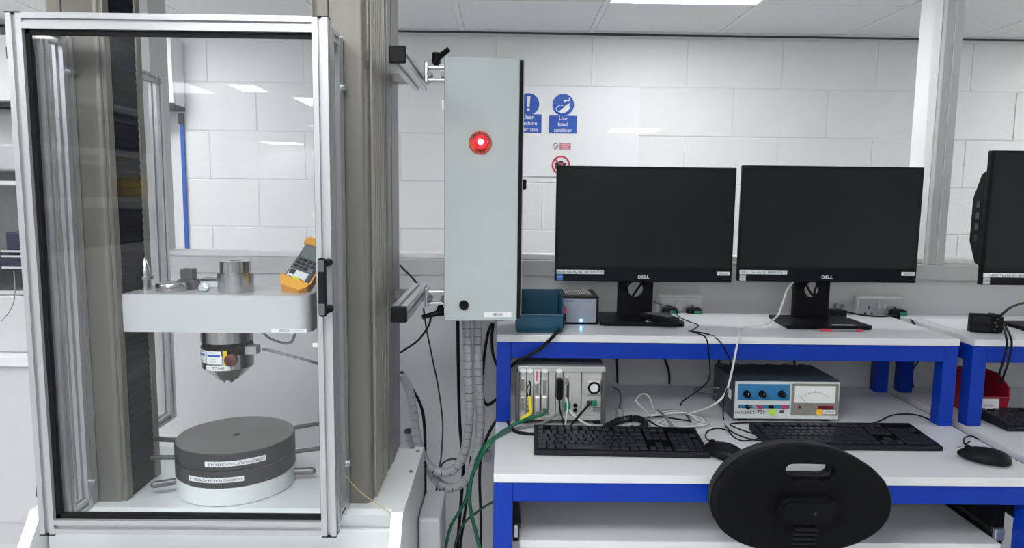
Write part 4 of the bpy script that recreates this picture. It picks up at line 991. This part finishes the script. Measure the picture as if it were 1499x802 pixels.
# cables of the chassis
cable('pigtail', [(774.5, 557, 1.862), (777, 565, 1.850), (776, 575, 1.846), (775.5, 582, 1.846)], .0022, 'black_cable', 'short black pigtail above the yellow cable on the chassis')
cable('pigtail', [(773.5, 563, 1.862), (771.5, 572, 1.850), (773.5, 582, 1.846)], .0016, 'black_cable', 'thin black loop beside the yellow cable on the chassis')
cable('yellow_cable', [(775.5, 580, 1.846), (776, 592, 1.843), (776.5, 603, 1.840), (772, 608, 1.832), (762, 615, 1.822)], .0052, 'yellow_cable', 'bright yellow cable plugged into the chassis', n=10)
cable('green_cable', [(797, 597, 1.862), (798, 604, 1.848), (790, 608, 1.835), (772, 613, 1.825), (755, 620, 1.81), ('z', 742, 628, ZK+.008), ('z', 730, 636, ZK+.007), (716, 650, 1.72), (702, 672, 1.72), (690, 702, 1.74), (688, 740, 1.76), (697, 780, 1.78), (705, 815, 1.80)], .0050, 'green_cable', 'dark green cable from the chassis draped over the left bench end', n=10)
cable('green_cable', [(762, 615, 1.824), ('z', 745, 626, ZK+.016), ('z', 732, 634, ZK+.013), (715, 648, 1.74), (700, 668, 1.76), (680, 735, 1.82), (660, 770, 1.84), (650, 815, 1.86)], .0045, 'green_cable', 'second dark green cable joining the yellow sleeve and falling beside the bench', n=10)
cable('grey_lead', [(819, 604, 1.862), (812, 609, 1.850), (795, 618, 1.84), (770, 624, 1.83), ('z', 745, 630, ZK+.004), ('z', 728, 640, ZK+.004)], .0030, 'grey_cable', 'dark grey lead running left along the chassis foot')
cable('black_lead', [(819, 583, 1.850), (819.5, 598, 1.845), (823, 612, 1.840), ('z', 828, 630, ZK+.003), ('z', 834, 632, ZK+.003)], .0024, 'black_cable', 'black lead hanging from the black hood of the chassis')
cable('white_lead', [(829, 582, 1.862), (831, 595, 1.848), (829, 612, 1.84), ('z', 826, 628, ZK+.003)], .0022, 'white_cable', 'thin white lead hanging straight down from the chassis')
cable('white_lead', [(833, 600, 1.862), (842, 610, 1.850), (858, 620, 1.84), ('z', 878, 627, ZK+.003), ('z', 888, 627, ZK+.003)], .0028, 'white_cable', 'white lead curving from the chassis to the right')
cable('black_lead', [(862, 592, 1.866), (855, 600, 1.855), (842, 615, 1.84), ('z', 828, 632, ZK+.003)], .0030, 'black_cable', 'black twin lead running from the green terminal block')
cable('power_lead', [(732, 570, 2.0), (736, 600, 1.98), ('z', 750, 628, ZK+.004), ('z', 768, 634, ZK+.004), ('z', 785, 635, ZK+.004)], .0042, 'black_cable', 'black lead passing behind the left leg to the first keyboard')
# coiled cord
core = smooth_path([on(882, 629, ZK+.012), on(892, 622, ZK+.012), on(905, 616, ZK+.012), on(925, 612, ZK+.012), on(940, 615, ZK+.012), on(944, 622, ZK+.012), on(935, 628, ZK+.012), on(922, 627, ZK+.012)], 40)
pts = []
for i, p in enumerate(core):
    d = (core[min(i+1, len(core)-1)]-core[max(i-1, 0)]).normalized(); u = Vector((0,0,1)); v = d.cross(u)
    a = i*2*math.pi/6.5; pts.append(p+(u*math.sin(a)+v*math.cos(a))*.0078)
tag(MB().tube(pts, .0022, 6).build('coiled_cord', 'black_cable', None, smooth=True), 'black coiled telephone style cord lying behind the first keyboard', 'cord')
# tangle of white leads
cable('white_lead', [('z', 950, 607, ZK+.004), ('z', 936, 592, ZK+.02), ('z', 931, 586, ZK+.035), ('z', 938, 577, ZK+.045), ('z', 948, 578, ZK+.04), ('z', 954, 590, ZK+.02), ('z', 960, 608, ZK+.004), ('z', 964, 616, ZK+.004)], .0024, 'white_cable', 'white lead standing up in a loop behind the coiled cord')
rnd = random.Random(4)
for k in range(6):
    dx = k*2.2; dy = k*1.4
    cable('white_lead', [('z', 963-dx, 602+dy, ZK+.004+.002*k), ('z', 990+dx, 600+dy*.6, ZK+.006+.002*k), ('z', 1015+k, 607+dy, ZK+.004), ('z', 1034+k*.6, 615+dy*.8, ZK+.004+.0015*k), ('z', 1010-dx, 622+dy*.5, ZK+.004+.0015*k), ('z', 985-dx, 626+dy*.2, ZK+.004+.001*k), ('z', 962-dx, 618+dy*.6, ZK+.004)], .0017 if k % 2 else .0021, 'white_cable' if k % 3 else 'grey_cable', 'pale lead in the flat bundle of wires behind the first keyboard', 'cable', 'bundle of pale leads', k=5, n=6)
cable('black_lead', [('z', 945, 611, ZK+.006), ('z', 965, 610, ZK+.008), ('z', 990, 613, ZK+.01), ('z', 1010, 616, ZK+.008)], .0024, 'black_cable', 'black lead lying straight across the pale wire bundle')
cable('black_lead', [('z', 948, 614, ZK+.006), ('z', 960, 622, ZK+.008), ('z', 975, 628, ZK+.006), ('z', 990, 630, ZK+.006)], .0024, 'black_cable', 'black lead slanting across the pale wire bundle to a small plug')
cable('grey_lead', [('z', 963, 600, ZK+.02), ('z', 976, 612, ZK+.02), ('z', 983, 622, ZK+.014)], .0036, 'grey_cable', 'short grey jacketed end sticking up in the wire bundle')
cable('grey_lead', [(897, 566, 2.2), ('z', 906, 572, ZK+.02), ('z', 909, 585, ZK+.01), ('z', 905, 600, ZK+.006), ('z', 902, 612, ZK+.006)], .003, 'grey_cable', 'grey lead coming down behind the chassis to the coiled cord')
p = on(908, 616, ZK)
b = MB(); b.tube([(p.x, p.y, ZK+.012), (p.x-.004, p.y+.004, ZK+.035)], [.011, .009], 12); tag(b.build('grey_plug', 'grey_cable', None, smooth='auto'), 'stubby grey moulded plug behind the coiled cord', 'plug')
cable('grey_lead', [(1052, 568, 2.0), (1030, 567, 2.12), (1017, 569, 2.18), (1022, 574, 2.16), (1040, 577, 2.10), (1052, 576, 2.06)], .0028, 'grey_cable', 'grey lead looping behind the blue faced instrument')
# instrument
IY = 1.915
a = at(1075, 557, IY); b_ = at(1227, 611, IY); ix0, ix1, iz1 = a.x, b_.x, at(1150, 558, IY).z; iz0 = ZK+.008
fi = lambda px, py: at(px, py, IY-.002)
t = thing('signal_conditioner', 'slate cased bench instrument with blue panel and needle meter', 'instrument', ((ix0+ix1)/2, IY+.09, ZK))
part(t, 'case', 'slate_case', (ix0, ix1, IY, IY+.19, iz0, iz1+.002), bev=.002)
for i in range(6):
    x = ix0+.006+i*.05; part(t, 'top_rib', 'slate_case', (x, x+.018, IY+.165, IY+.185, iz1, iz1+.006), bev=.001)
for xa in (ix0+.02, ix1-.045):
    for ya in (IY+.01, IY+.15): part(t, 'foot', 'rubber', (xa, xa+.025, ya, ya+.02, ZK+.0005, iz0))
xm2 = fi(1161.5, 580).x
part(t, 'front_panel', 'instrument_face', (ix0+.003, ix1-.003, IY-.004, IY+.001, iz0+.002, iz1-.001), bev=.001)
def q2(px0, py0, px1, py1): a, b = fi(px0, py0), fi(px1, py1); return a.x, b.x, b.z, a.z
x0_, x1_, z0_, z1_ = q2(1080.5, 561.5, 1155, 586); part(t, 'control_panel', 'instrument_blue', (x0_, x1_, IY-.005, IY-.003, z0_, z1_))
x0_, x1_, z0_, z1_ = q2(1080.5, 591.5, 1155, 597.5); part(t, 'terminal_strip', 'instrument_blue', (x0_, x1_, IY-.005, IY-.003, z0_, z1_))
x0_, x1_, z0_, z1_ = q2(1159.5, 561, 1226, 608); part(t, 'meter_panel', 'instrument_brown', (x0_, x1_-.003, IY-.006, IY-.003, z0_, z1_), bev=.001)
x0_, x1_, z0_, z1_ = q2(1163, 564.5, 1221, 589.5); mt = part(t, 'meter', 'meter_face', (x0_, x1_, IY-.008, IY-.005, z0_, z1_), bev=.001)
mc_x, mc_z = (x0_+x1_)/2, z0_-.03
arc = [(mc_x+.058*math.sin(math.radians(d)), IY-.0082, mc_z+.058*math.cos(math.radians(d))+.003) for d in range(-38, 39, 4)]
MB().tube(arc, .0004, 5).build('scale_arc', 'ink_grey', mt)
for d in range(-38, 39, 19): MB().tube([(mc_x+.058*math.sin(math.radians(d)), IY-.0082, mc_z+.061*math.cos(math.radians(d))), (mc_x+.062*math.sin(math.radians(d)), IY-.0082, mc_z+.066*math.cos(math.radians(d)))], .0005, 5).build('scale_mark', 'ink_grey', mt)
n0 = fi(1168, 577); n1 = fi(1180, 589.3); MB().tube([(n0.x, IY-.0084, n0.z), (n1.x, IY-.0084, n1.z)], .0004, 5).build('needle', 'ink', mt)
for px in (1092.5, 1115, 1143.5):
    c = fi(px, 576); b = MB(); b.lathe([(.0105, .003), (.0105, .006), (.0085, .009), (.0075, .020), (.006, .021)], (c.x, IY, c.z), 24, 'Y'); kb = b.build('knob', 'black_plastic', t, smooth='auto')
    MB().box(c.x-.0006, c.x+.0006, IY-.0216, IY-.020, c.z, c.z+.007).build('pointer', 'label_white', kb)
    text('0    5    10', .004, (c.x, IY-.0053, c.z+.0165), 'ink', t)
for px, m in ((1093, 'black_plastic'), (1103.5, 'chassis_grey'), (1111, 'sign_red')):
    c = fi(px, 594.5); b = MB(); b.lathe([(.0055, .003), (.0055, .010), (.0045, .011), (.0045, .018)], (c.x, IY, c.z), 16, 'Y'); b.build('terminal_post', m, t, smooth='auto')
x0_, x1_, z0_, z1_ = q2(1124, 592.5, 1131, 596.5); part(t, 'slide_switch', 'black_plastic', (x0_, x1_, IY-.010, IY-.004, z0_, z1_), bev=.001)
x0_, x1_, z0_, z1_ = q2(1144, 592, 1150.5, 597.5); part(t, 'rocker_switch', 'sign_red', (x0_, x1_, IY-.008, IY-.004, z0_, z1_), bev=.001)
c = fi(1169.5, 595); b = MB(); b.lathe([(.0042, .005), (.0042, .008), (.003, .009)], (c.x, IY, c.z), 16, 'Y'); b.build('lamp', 'dark_red', t, smooth='auto')
x0_, x1_, z0_, z1_ = q2(1197, 593, 1219, 597.8); part(t, 'name_strip', 'dark_red', (x0_, x1_, IY-.0068, IY-.005, z0_, z1_))
x0_, x1_, z0_, z1_ = q2(1204, 599.5, 1222, 605.5); part(t, 'label', 'label_white', (x0_, x1_, IY-.0068, IY-.005, z0_, z1_)); text('AC040226', .0065, ((x0_+x1_)/2, IY-.0071, (z0_+z1_)/2), 'ink_grey', t)
for px, py, m in ((1129.5, 602.5, 'sticker_green'), (1198.5, 602.5, 'sticker_orange')):
    c = fi(px, py); b = MB(); b.lathe([(.0098, .0052), (.0098, .0072)], (c.x, IY, c.z), 28, 'Y'); b.build('sticker', m, t)
text('NOCITAY', .0125, (fi(1090, 604).x, IY-.0044, fi(1090, 603.5).z), 'ink', t, bold=.01)
text('701', .0155, (fi(1113.5, 604).x, IY-.0044, fi(1113.5, 603).z), 'ink', t, bold=.015)
x0_, x1_, z0_, z1_ = q2(1141, 600, 1146.5, 603.5); part(t, 'logo_mark', 'ink', (x0_, x1_, IY-.0048, IY-.003, z0_, z1_)); text('mains', .006, (fi(1151, 0).x, IY-.0044, fi(1151, 602).z), 'ink_grey', t)
part(t, 'side_label', 'label_white', (ix0-.0006, ix0+.001, IY+.02, IY+.045, iz0+.05, iz0+.075))

# =================================================================== KEYBOARDS AND MICE
def keyboard(label, loc, rz, w=.43, d=.148):
    t = thing('keyboard', label, 'keyboard', loc, rz=rz)
    b = MB(); b.prism([(0, .0008), (d, .0008), (d, .022), (d-.004, .024), (.004, .013), (0, .010)], 0, w, 'YZ'); bmesh.ops.bevel(b.bm, geom=b.bm.edges[:], offset=.0015, segments=1, affect='EDGES'); b.build('body', 'keyboard_black', t, False)
    sl_ = .011/(d-.008)
    b = MB(); b.prism([(.010, .0125), (d-.016, .0125+sl_*(d-.020)), (d-.016, .0137+sl_*(d-.020)), (.010, .0137)], .008, w-.008, 'YZ'); b.build('key_well', 'key_well', t, False)
    u = .0185; me = {}
    tilt = math.atan2(.011, d-.008)
    def key(x, y, n, hgt=1.0, dep=1.0):
        kk = (round(n, 2), round(dep, 2))
        if kk not in me:
            m_ = MB(); ww, dd = n*u-.0022, dep*.0178-.0024
            A = [m_.bm.verts.new(q) for q in ((0,0,0),(ww,0,0),(ww,dd,0),(0,dd,0))]; i = .0017
            B_ = [m_.bm.verts.new(q) for q in ((i,i*.8,.0042),(ww-i,i*.8,.0042),(ww-i,dd-i,.0042),(i,dd-i,.0042))]
            m_.bm.faces.new(B_)
            for q in range(4): m_.bm.faces.new((A[q], A[(q+1) % 4], B_[(q+1) % 4], B_[q]))
            o = m_.build('key', 'key_black', t, False); me[kk] = o.data
        else:
            o = bpy.data.objects.new('key', me[kk]); C.objects.link(o); o.parent = t; WORLD[o.name] = WORLD[t.name]
        o.location = (x, y, .0128+y*math.tan(tilt)); o.rotation_euler = (tilt, 0, 0)
    s = (w-.018)/(22.6*u); 
    rows = [ # y, [(x units, width)]
        (.012, [(0,1.25),(1.25,1.25),(2.5,1.25),(3.75,6.25),(10,1.25),(11.25,1.25),(12.5,1.25),(13.75,1.25),(15.25,1),(16.25,1),(17.25,1),(18.55,2),(20.55,1)]),
        (.030, [(0,1.25),(1.25,1)]+[(2.25+i,1) for i in range(10)]+[(12.25,2.75),(16.25,1),(18.55,1),(19.55,1),(20.55,1)]),
        (.048, [(0,1.75)]+[(1.75+i,1) for i in range(11)]+[(12.75,1),(13.75,1.25),(18.55,1),(19.55,1),(20.55,1),(21.55,1)]),
        (.066, [(0,1.5)]+[(1.5+i,1) for i in range(12)]+[(13.5,1.5),(15.25,1),(16.25,1),(17.25,1),(18.55,1),(19.55,1),(20.55,1)]),
        (.084, [(i,1) for i in range(13)]+[(13,2),(15.25,1),(16.25,1),(17.25,1),(18.55,1),(19.55,1),(20.55,1),(21.55,1)]),
        (.108, [(0,1)]+[(2+i,1) for i in range(4)]+[(6.5+i,1) for i in range(4)]+[(11+i,1) for i in range(4)]+[(15.25,1),(16.25,1),(17.25,1)])]
    ys = (d-.012)/.130
    for y, ks in rows:
        for x, n in ks: key(.009+x*u*s, y*ys, n*s, dep=ys)
    key(.009+21.55*u*s, .012*ys, s, dep=2*ys); key(.009+21.55*u*s, .048*ys, s, dep=2*ys) if False else None
    part(t, 'indicator_strip', 'black_gloss', (.009+18.6*u*s, .009+22.4*u*s, .112*ys, .118*ys, .0228, .0236), world=False)
    return t
k0 = on(782, 667, ZK); k1 = on(1040, 672, ZK)
keyboard('black keyboard with a coiled cord behind it, in front of the grey chassis', (k0.x, k0.y, ZK), math.atan2(k1.y-k0.y, k1.x-k0.x), (k1-k0).length, .165)
k1 = on(1381, 661, ZK); wk = .437
keyboard('black keyboard half hidden by the oval chair back', (k1.x-wk, k1.y-.002, ZK), 0.005, wk, .155)
k1 = on(1474, 632, ZK)
keyboard('black keyboard cut off at the right edge of the picture', (k1.x, k1.y, ZK), 0.0, .437, .15)
def mouse(label, px, py, rz, L=.112):
    p = on(px, py, ZK)
    t = thing('mouse', label, 'mouse', (p.x, p.y, ZK), rz=rz)
    b = MB(); bmesh.ops.create_uvsphere(b.bm, u_segments=28, v_segments=18, radius=1)
    for v in b.bm.verts:
        x, y, z = v.co; wy = .031*(1-.10*max(0, y)) ; zz = max(z, -.25)
        sq = 1.08
        v.co = Vector((x*wy*sq, y*L/2, (.0115 + zz*.0245*(1-.22*y) + .0)))
        v.co.z = max(v.co.z, .0012)
    b.build('shell', 'bezel', t, False, smooth=True)
    b = MB(); b.cyl((-.0035, L*.30, .0268), (.0035, L*.30, .0268), .008, 18); b.build('scroll_wheel', 'rubber', t, False, smooth='auto')
    b = MB(); b.tube([(0, L*.50, .0235), (0, L*.42, .0285), (0, L*.26, .0335), (0, L*.14, .0355)], .0006, 5); b.build('button_seam', 'dark_gap', t, False)
    return t
mouse('black mouse beside the first keyboard, half way along the bench', 1059, 669, math.radians(38))
mouse('black mouse near the right end of the white bench', 1440, 676, math.radians(52), .112)
cable('mouse_lead', [('z', 1042, 647, ZK+.012), ('z', 1033, 640, ZK+.004), ('z', 1036, 631, ZK+.003), ('z', 1050, 627, ZK+.003), ('z', 1065, 630, ZK+.003), ('z', 1075, 640, ZK+.003), ('z', 1090, 645, ZK+.003), ('z', 1114, 639, ZK+.003), ('z', 1085, 629, ZK+.003), ('z', 1070, 620, ZK+.003), ('z', 1120, 618.5, ZK+.003), ('z', 1122, 622, ZK+.003)], .0019, 'black_cable', 'thin black mouse lead looping beside the blue faced instrument')
cable('mouse_lead', [('z', 1420, 646, ZK+.018), ('z', 1412, 650, ZK+.006), ('z', 1412, 641, ZK+.006), ('z', 1423, 638, ZK+.006), ('z', 1432, 643, ZK+.004)], .0019, 'black_cable', 'short black lead loop at the nose of the right mouse')
cable('keyboard_lead', [('z', 1262, 623, ZK+.004), ('z', 1285, 617, ZK+.003), ('z', 1305, 608, ZK+.003), ('z', 1325, 606, ZK+.003), ('z', 1345, 608, ZK+.003), ('z', 1370, 618, ZK+.003)], .0021, 'black_cable', 'black lead arching from the second keyboard to the blue leg')
# red bin on the second bench
p0 = on(1418, 609, ZK); p1 = on(1470, 609, ZK)
storage_bin('storage_bin', 'bin_red', p0.x+.014, p1.x+.012, p1.y, p1.y+.15, ZK, at(1470, 548, p1.y+.05).z-ZK, .058, 'red open fronted storage bin behind the blue leg of the second bench', 'bad caps')

# =================================================================== CABLES ON THE WALL BESIDE THE BENCH
cable('wall_cable', [(670, 468, 1.95), (671, 540, 2.0), (673, 620, 2.05), (678, 680, 2.0), (676, 720, 1.98), (672, 770, 1.98), (668, 815, 1.98)], .0050, 'black_cable', 'black cable dropping straight from the control box along the wall')
cable('wall_cable', [(720, 474, 1.87), (714, 490, 1.90), (708, 530, 1.95), (707, 580, 1.97), (713, 592, 1.96), (722, 588, 1.95), (735, 578, 2.0)], .0045, 'black_cable', 'black cable from the box gland curving behind the bench leg')
cable('wall_cable', [(722, 474, 1.87), (720, 495, 1.90), (722, 520, 1.95), (730, 540, 2.0)], .0042, 'black_cable', 'short black cable from the box gland to the shelf leg')
cable('wall_cable', [(742, 600, 2.02), (722, 622, 2.0), (706, 660, 1.98), (702, 700, 1.98), (704, 760, 1.98), (703, 815, 1.98)], .0045, 'black_cable', 'black cable falling just left of the bench leg')
cable('wall_cable', [(585, 548, 1.98), (605, 572, 2.0), (618, 600, 2.0), (622, 640, 1.98), (622, 700, 1.90), (624, 750, 1.88), (635, 790, 1.88), (640, 815, 1.88)], .0046, 'black_cable', 'black cable crossing behind the spiral conduit beside the machine base')
cable('wall_cable', [(690, 668, 2.0), (686, 700, 1.99), (682, 740, 1.98), (675, 790, 1.98), (673, 815, 1.98)], .0042, 'black_cable', 'black cable directly below the conduit loop')
cable('wall_cable', [(585, 388, 2.25), (602, 405, 2.2), (618, 424, 2.1), (628, 440, 1.92)], .0030, 'black_cable', 'thin black cable slanting down to the lower support arm')
cable('wall_cable', [(631, 458, 1.88), (628, 475, 1.90), (612, 498, 1.95), (586, 516, 2.0)], .0030, 'black_cable', 'thin black cable bowing from the lower arm to the column')
cable('green_wire', [(620, 452, 1.92), (624, 480, 1.98), (632, 520, 2.05), (642, 570, 2.1), (648, 620, 2.1), (646, 665, 2.05), (643, 690, 2.0), (644, 740, 1.98), (642, 780, 1.96), (636, 815, 1.96)], .0026, 'green_dark_cable', 'thin green earth wire hanging from the lower arm down the wall')
cable('green_wire', [(644, 690, 2.02), (648, 678, 2.05), (660, 672, 2.06), (672, 674, 2.06), (680, 684, 2.05)], .0026, 'green_dark_cable', 'green wire arching above the conduit loop')
cable('green_wire', [(640, 708, 2.0), (638, 725, 2.0), (636, 742, 2.0)], .0030, 'green_dark_cable', 'short green wire end hanging under the conduit')
cable('green_wire', [(735, 728, 1.95), (715, 738, 1.93), (695, 752, 1.93), (680, 765, 1.93), (668, 790, 1.93), (664, 815, 1.93)], .0036, 'green_dark_cable', 'dark green cable sweeping from the bench leg to the floor')
p = at(711, 662, YW-.021)
t = thing('junction_clip', 'small grey cable clip with green plug on the wall beside the bench', 'cable clip', (p.x, p.y, p.z-.03))
part(t, 'clip_body', 'conduit_grey', (p.x-.008, p.x+.016, p.y, p.y+.02, p.z-.035, p.z+.0), bev=.002)
part(t, 'clip_plug', 'green_plastic', (p.x-.004, p.x+.008, p.y+.002, p.y+.018, p.z, p.z+.03), bev=.002)

# =================================================================== CHAIR
KY = 1.42
tl_ = at(1168, 654, KY+.038); cl_ = at(1037, 725, KY+.038); cr_ = at(1299, 725, KY+.038)
ccx = (cl_.x+cr_.x)/2; hw = (cr_.x-cl_.x)/2; ztop = tl_.z; hh = .118; ccz = ztop-hh
chair = thing('office_chair', 'black office chair with an oval plastic back and handle slot', 'chair', (ccx, 1.60, 0))
s0 = at(1151, 680, KY+.038); s1 = at(1221, 701, KY+.038); scx, scz = (s0.x+s1.x)/2, (s0.z+s1.z)/2; sw, sh = (s1.x-s0.x)/2, (s0.z-s1.z)/2+.001
N = 72
def outer(a, k=1.0):
    c_, s_ = math.cos(a), math.sin(a); lo, hi = 0, 1
    e = 2.08
    for _ in range(40):
        m_ = (lo+hi)/2; x = scx+m_*c_-ccx; z = scz+m_*s_-ccz
        if (abs(x)/(hw*k))**e + (abs(z)/(hh*k))**e > 1: hi = m_
        else: lo = m_
    return scx+lo*c_, scz+lo*s_
def inner(a, g=0.0):
    c_, s_ = math.cos(a), math.sin(a); lo, hi = 0, .3; r = min(sw+g, sh+g)*.95
    for _ in range(40):
        m_ = (lo+hi)/2; x = abs(m_*c_); z = abs(m_*s_)
        dx, dz = max(0, x-(sw+g-r)), max(0, z-(sh+g-r))
        if math.hypot(dx, dz) > r: hi = m_
        else: lo = m_
    return scx+lo*c_, scz+lo*s_
def back_shell(name, m, y_off, th, k, rounding):
    b = MB(); rings = []
    prof = []      # (t along inner->outer, depth offset)
    for t_, dy in ((0.0, th*.55), (0.0, rounding*.35), (.03, 0), (.25, 0), (.5, 0), (.75, 0), (.90, .0015), (.96, rounding*.35), (1.0, rounding), (1.0, th-rounding*.6), (.97, th), (.75, th), (.5, th), (.25, th), (.03, th), (0, th*.9), (0, th*.55)):
        ring_ = []
        for i in range(N):
            a = 2*math.pi*i/N; xi, zi = inner(a); xo, zo = outer(a, k)
            x = xi+(xo-xi)*t_; z = zi+(zo-zi)*t_; dx = (x-ccx)
            y = KY + y_off + dy - .55*dx*dx + .030 + .10*(z-ccz)
            ring_.append(b.bm.verts.new((x, y, z)))
        rings.append(ring_)
    for q in range(len(rings)-1):
        for i in range(N): b.bm.faces.new((rings[q][i], rings[q][(i+1) % N], rings[q+1][(i+1) % N], rings[q+1][i]))
    bmesh.ops.remove_doubles(b.bm, verts=b.bm.verts, dist=1e-5)
    return b.build(name, m, chair, smooth='auto')
back_shell('back_shell', 'chair_plastic', 0, .022, 1.0, .010)
back_shell('back_cushion', 'chair_fabric', .0225, .030, .985, .012)
yb = KY+.030
w0 = at(1137, 745, KY+.01); w1 = at(1226, 745, KY+.01); bx = (w0.x+w1.x)/2; bw_ = (w1.x-w0.x)/2; bz = at(1180, 727, KY+.01).z
b = MB(); b.prism([(bx-bw_*.75, bz), (bx+bw_*.75, bz), (bx+bw_, bz-.014), (bx+bw_, bz-.040), (bx+bw_*.66, bz-.062), (bx-bw_*.66, bz-.062), (bx-bw_, bz-.040), (bx-bw_, bz-.014)], yb-.032, yb+.004, 'XZ')
bmesh.ops.bevel(b.bm, geom=b.bm.edges[:], offset=.008, segments=3, affect='EDGES'); br_ = b.build('bracket', 'chair_plastic', chair, smooth='auto')
b = MB(); b.cyl((bx+.012, yb-.034, bz-.032), (bx+.012, yb-.030, bz-.032), .0032, 12); b.build('screw_hole', 'dark_gap', br_)
for i in range(9):
    z = bz-.068-i*.012; b = MB(); b.box(bx-.026, bx+.026, yb-.026+.003*i, yb+.012+.003*i, z-.009, z, bev=.004); b.build('bellow_ring', 'rubber', chair)
b = MB(); b.tube(smooth_path([(bx, yb-.006, bz-.05), (bx, yb+.012, bz-.15), (bx, yb+.03, bz-.28), (bx, yb+.08, bz-.36), (bx, yb+.18, bz-.37)]), .018, 10); b.build('back_bar', 'chair_plastic', chair, smooth=True)
zs = bz-.33
b = MB(); b.box(bx-.21, bx+.21, yb+.06, yb+.46, zs, zs+.055, bev=.025, seg=3); b.build('seat', 'chair_fabric', chair, smooth='auto')
b = MB(); b.cyl((bx, yb+.26, .10), (bx, yb+.26, zs), .025, 20); b.build('gas_column', 'black_plastic', chair, smooth='auto')
for k in range(5):
    a = math.radians(72*k+18); e = (bx+.27*math.cos(a), yb+.26+.27*math.sin(a))
    b = MB(); b.tube([(bx, yb+.26, .115), (e[0], e[1], .075)], [.026, .014], 8); lg_ = b.build('base_arm', 'black_plastic', chair, smooth='auto')
    b = MB(); b.cyl((e[0]-.012, e[1], .0265), (e[0]+.012, e[1], .0265), .026, 18); b.cyl((e[0], e[1], .03), (e[0], e[1], .08), .008, 10); b.build('caster', 'rubber', lg_, smooth='auto')

# =================================================================== STORAGE RACK BEHIND THE VIEWER (mirrored in the glass door)
rk = thing('storage_rack', 'grey steel storage rack behind the viewer, mirrored in the glass door', 'storage rack', (-2.5, -1.0, 0))
RX0, RX1, RY0, RY1 = -2.75, -2.25, -1.95, -.25
for x in (RX0, RX1-.04):
    for y in (RY0, RY1-.04): part(rk, 'upright', 'rack_grey', (x, x+.04, y, y+.04, 0, 2.15))
RS = (.45, .85, 1.22, 1.50, 1.77, 2.03)
for z in RS: part(rk, 'shelf', 'rack_grey', (RX0, RX1, RY0, RY1, z-.035, z))
tag(MB().box(-2.70, -2.28, -1.80, -1.45, 1.501, 1.62, bev=.01).build('yellow_crate', 'yellow_plastic'), 'yellow crate on the rack behind the viewer, mirrored in the door', 'crate')
for k, (y0, y1, z, h) in enumerate(((-1.85, -1.3, 1.771, .17), (-1.2, -.7, 1.771, .14), (-1.35, -.8, 1.501, .18), (-1.85, -1.2, 1.221, .2), (-1.1, -.5, 1.221, .18))):
    tag(MB().box(-2.70, -2.29, y0, y1, z, z+h, bev=.008).build('dark_crate', 'crate_dark'), 'dark crate on the rack behind the viewer', 'crate', 'dark crates on the rack')
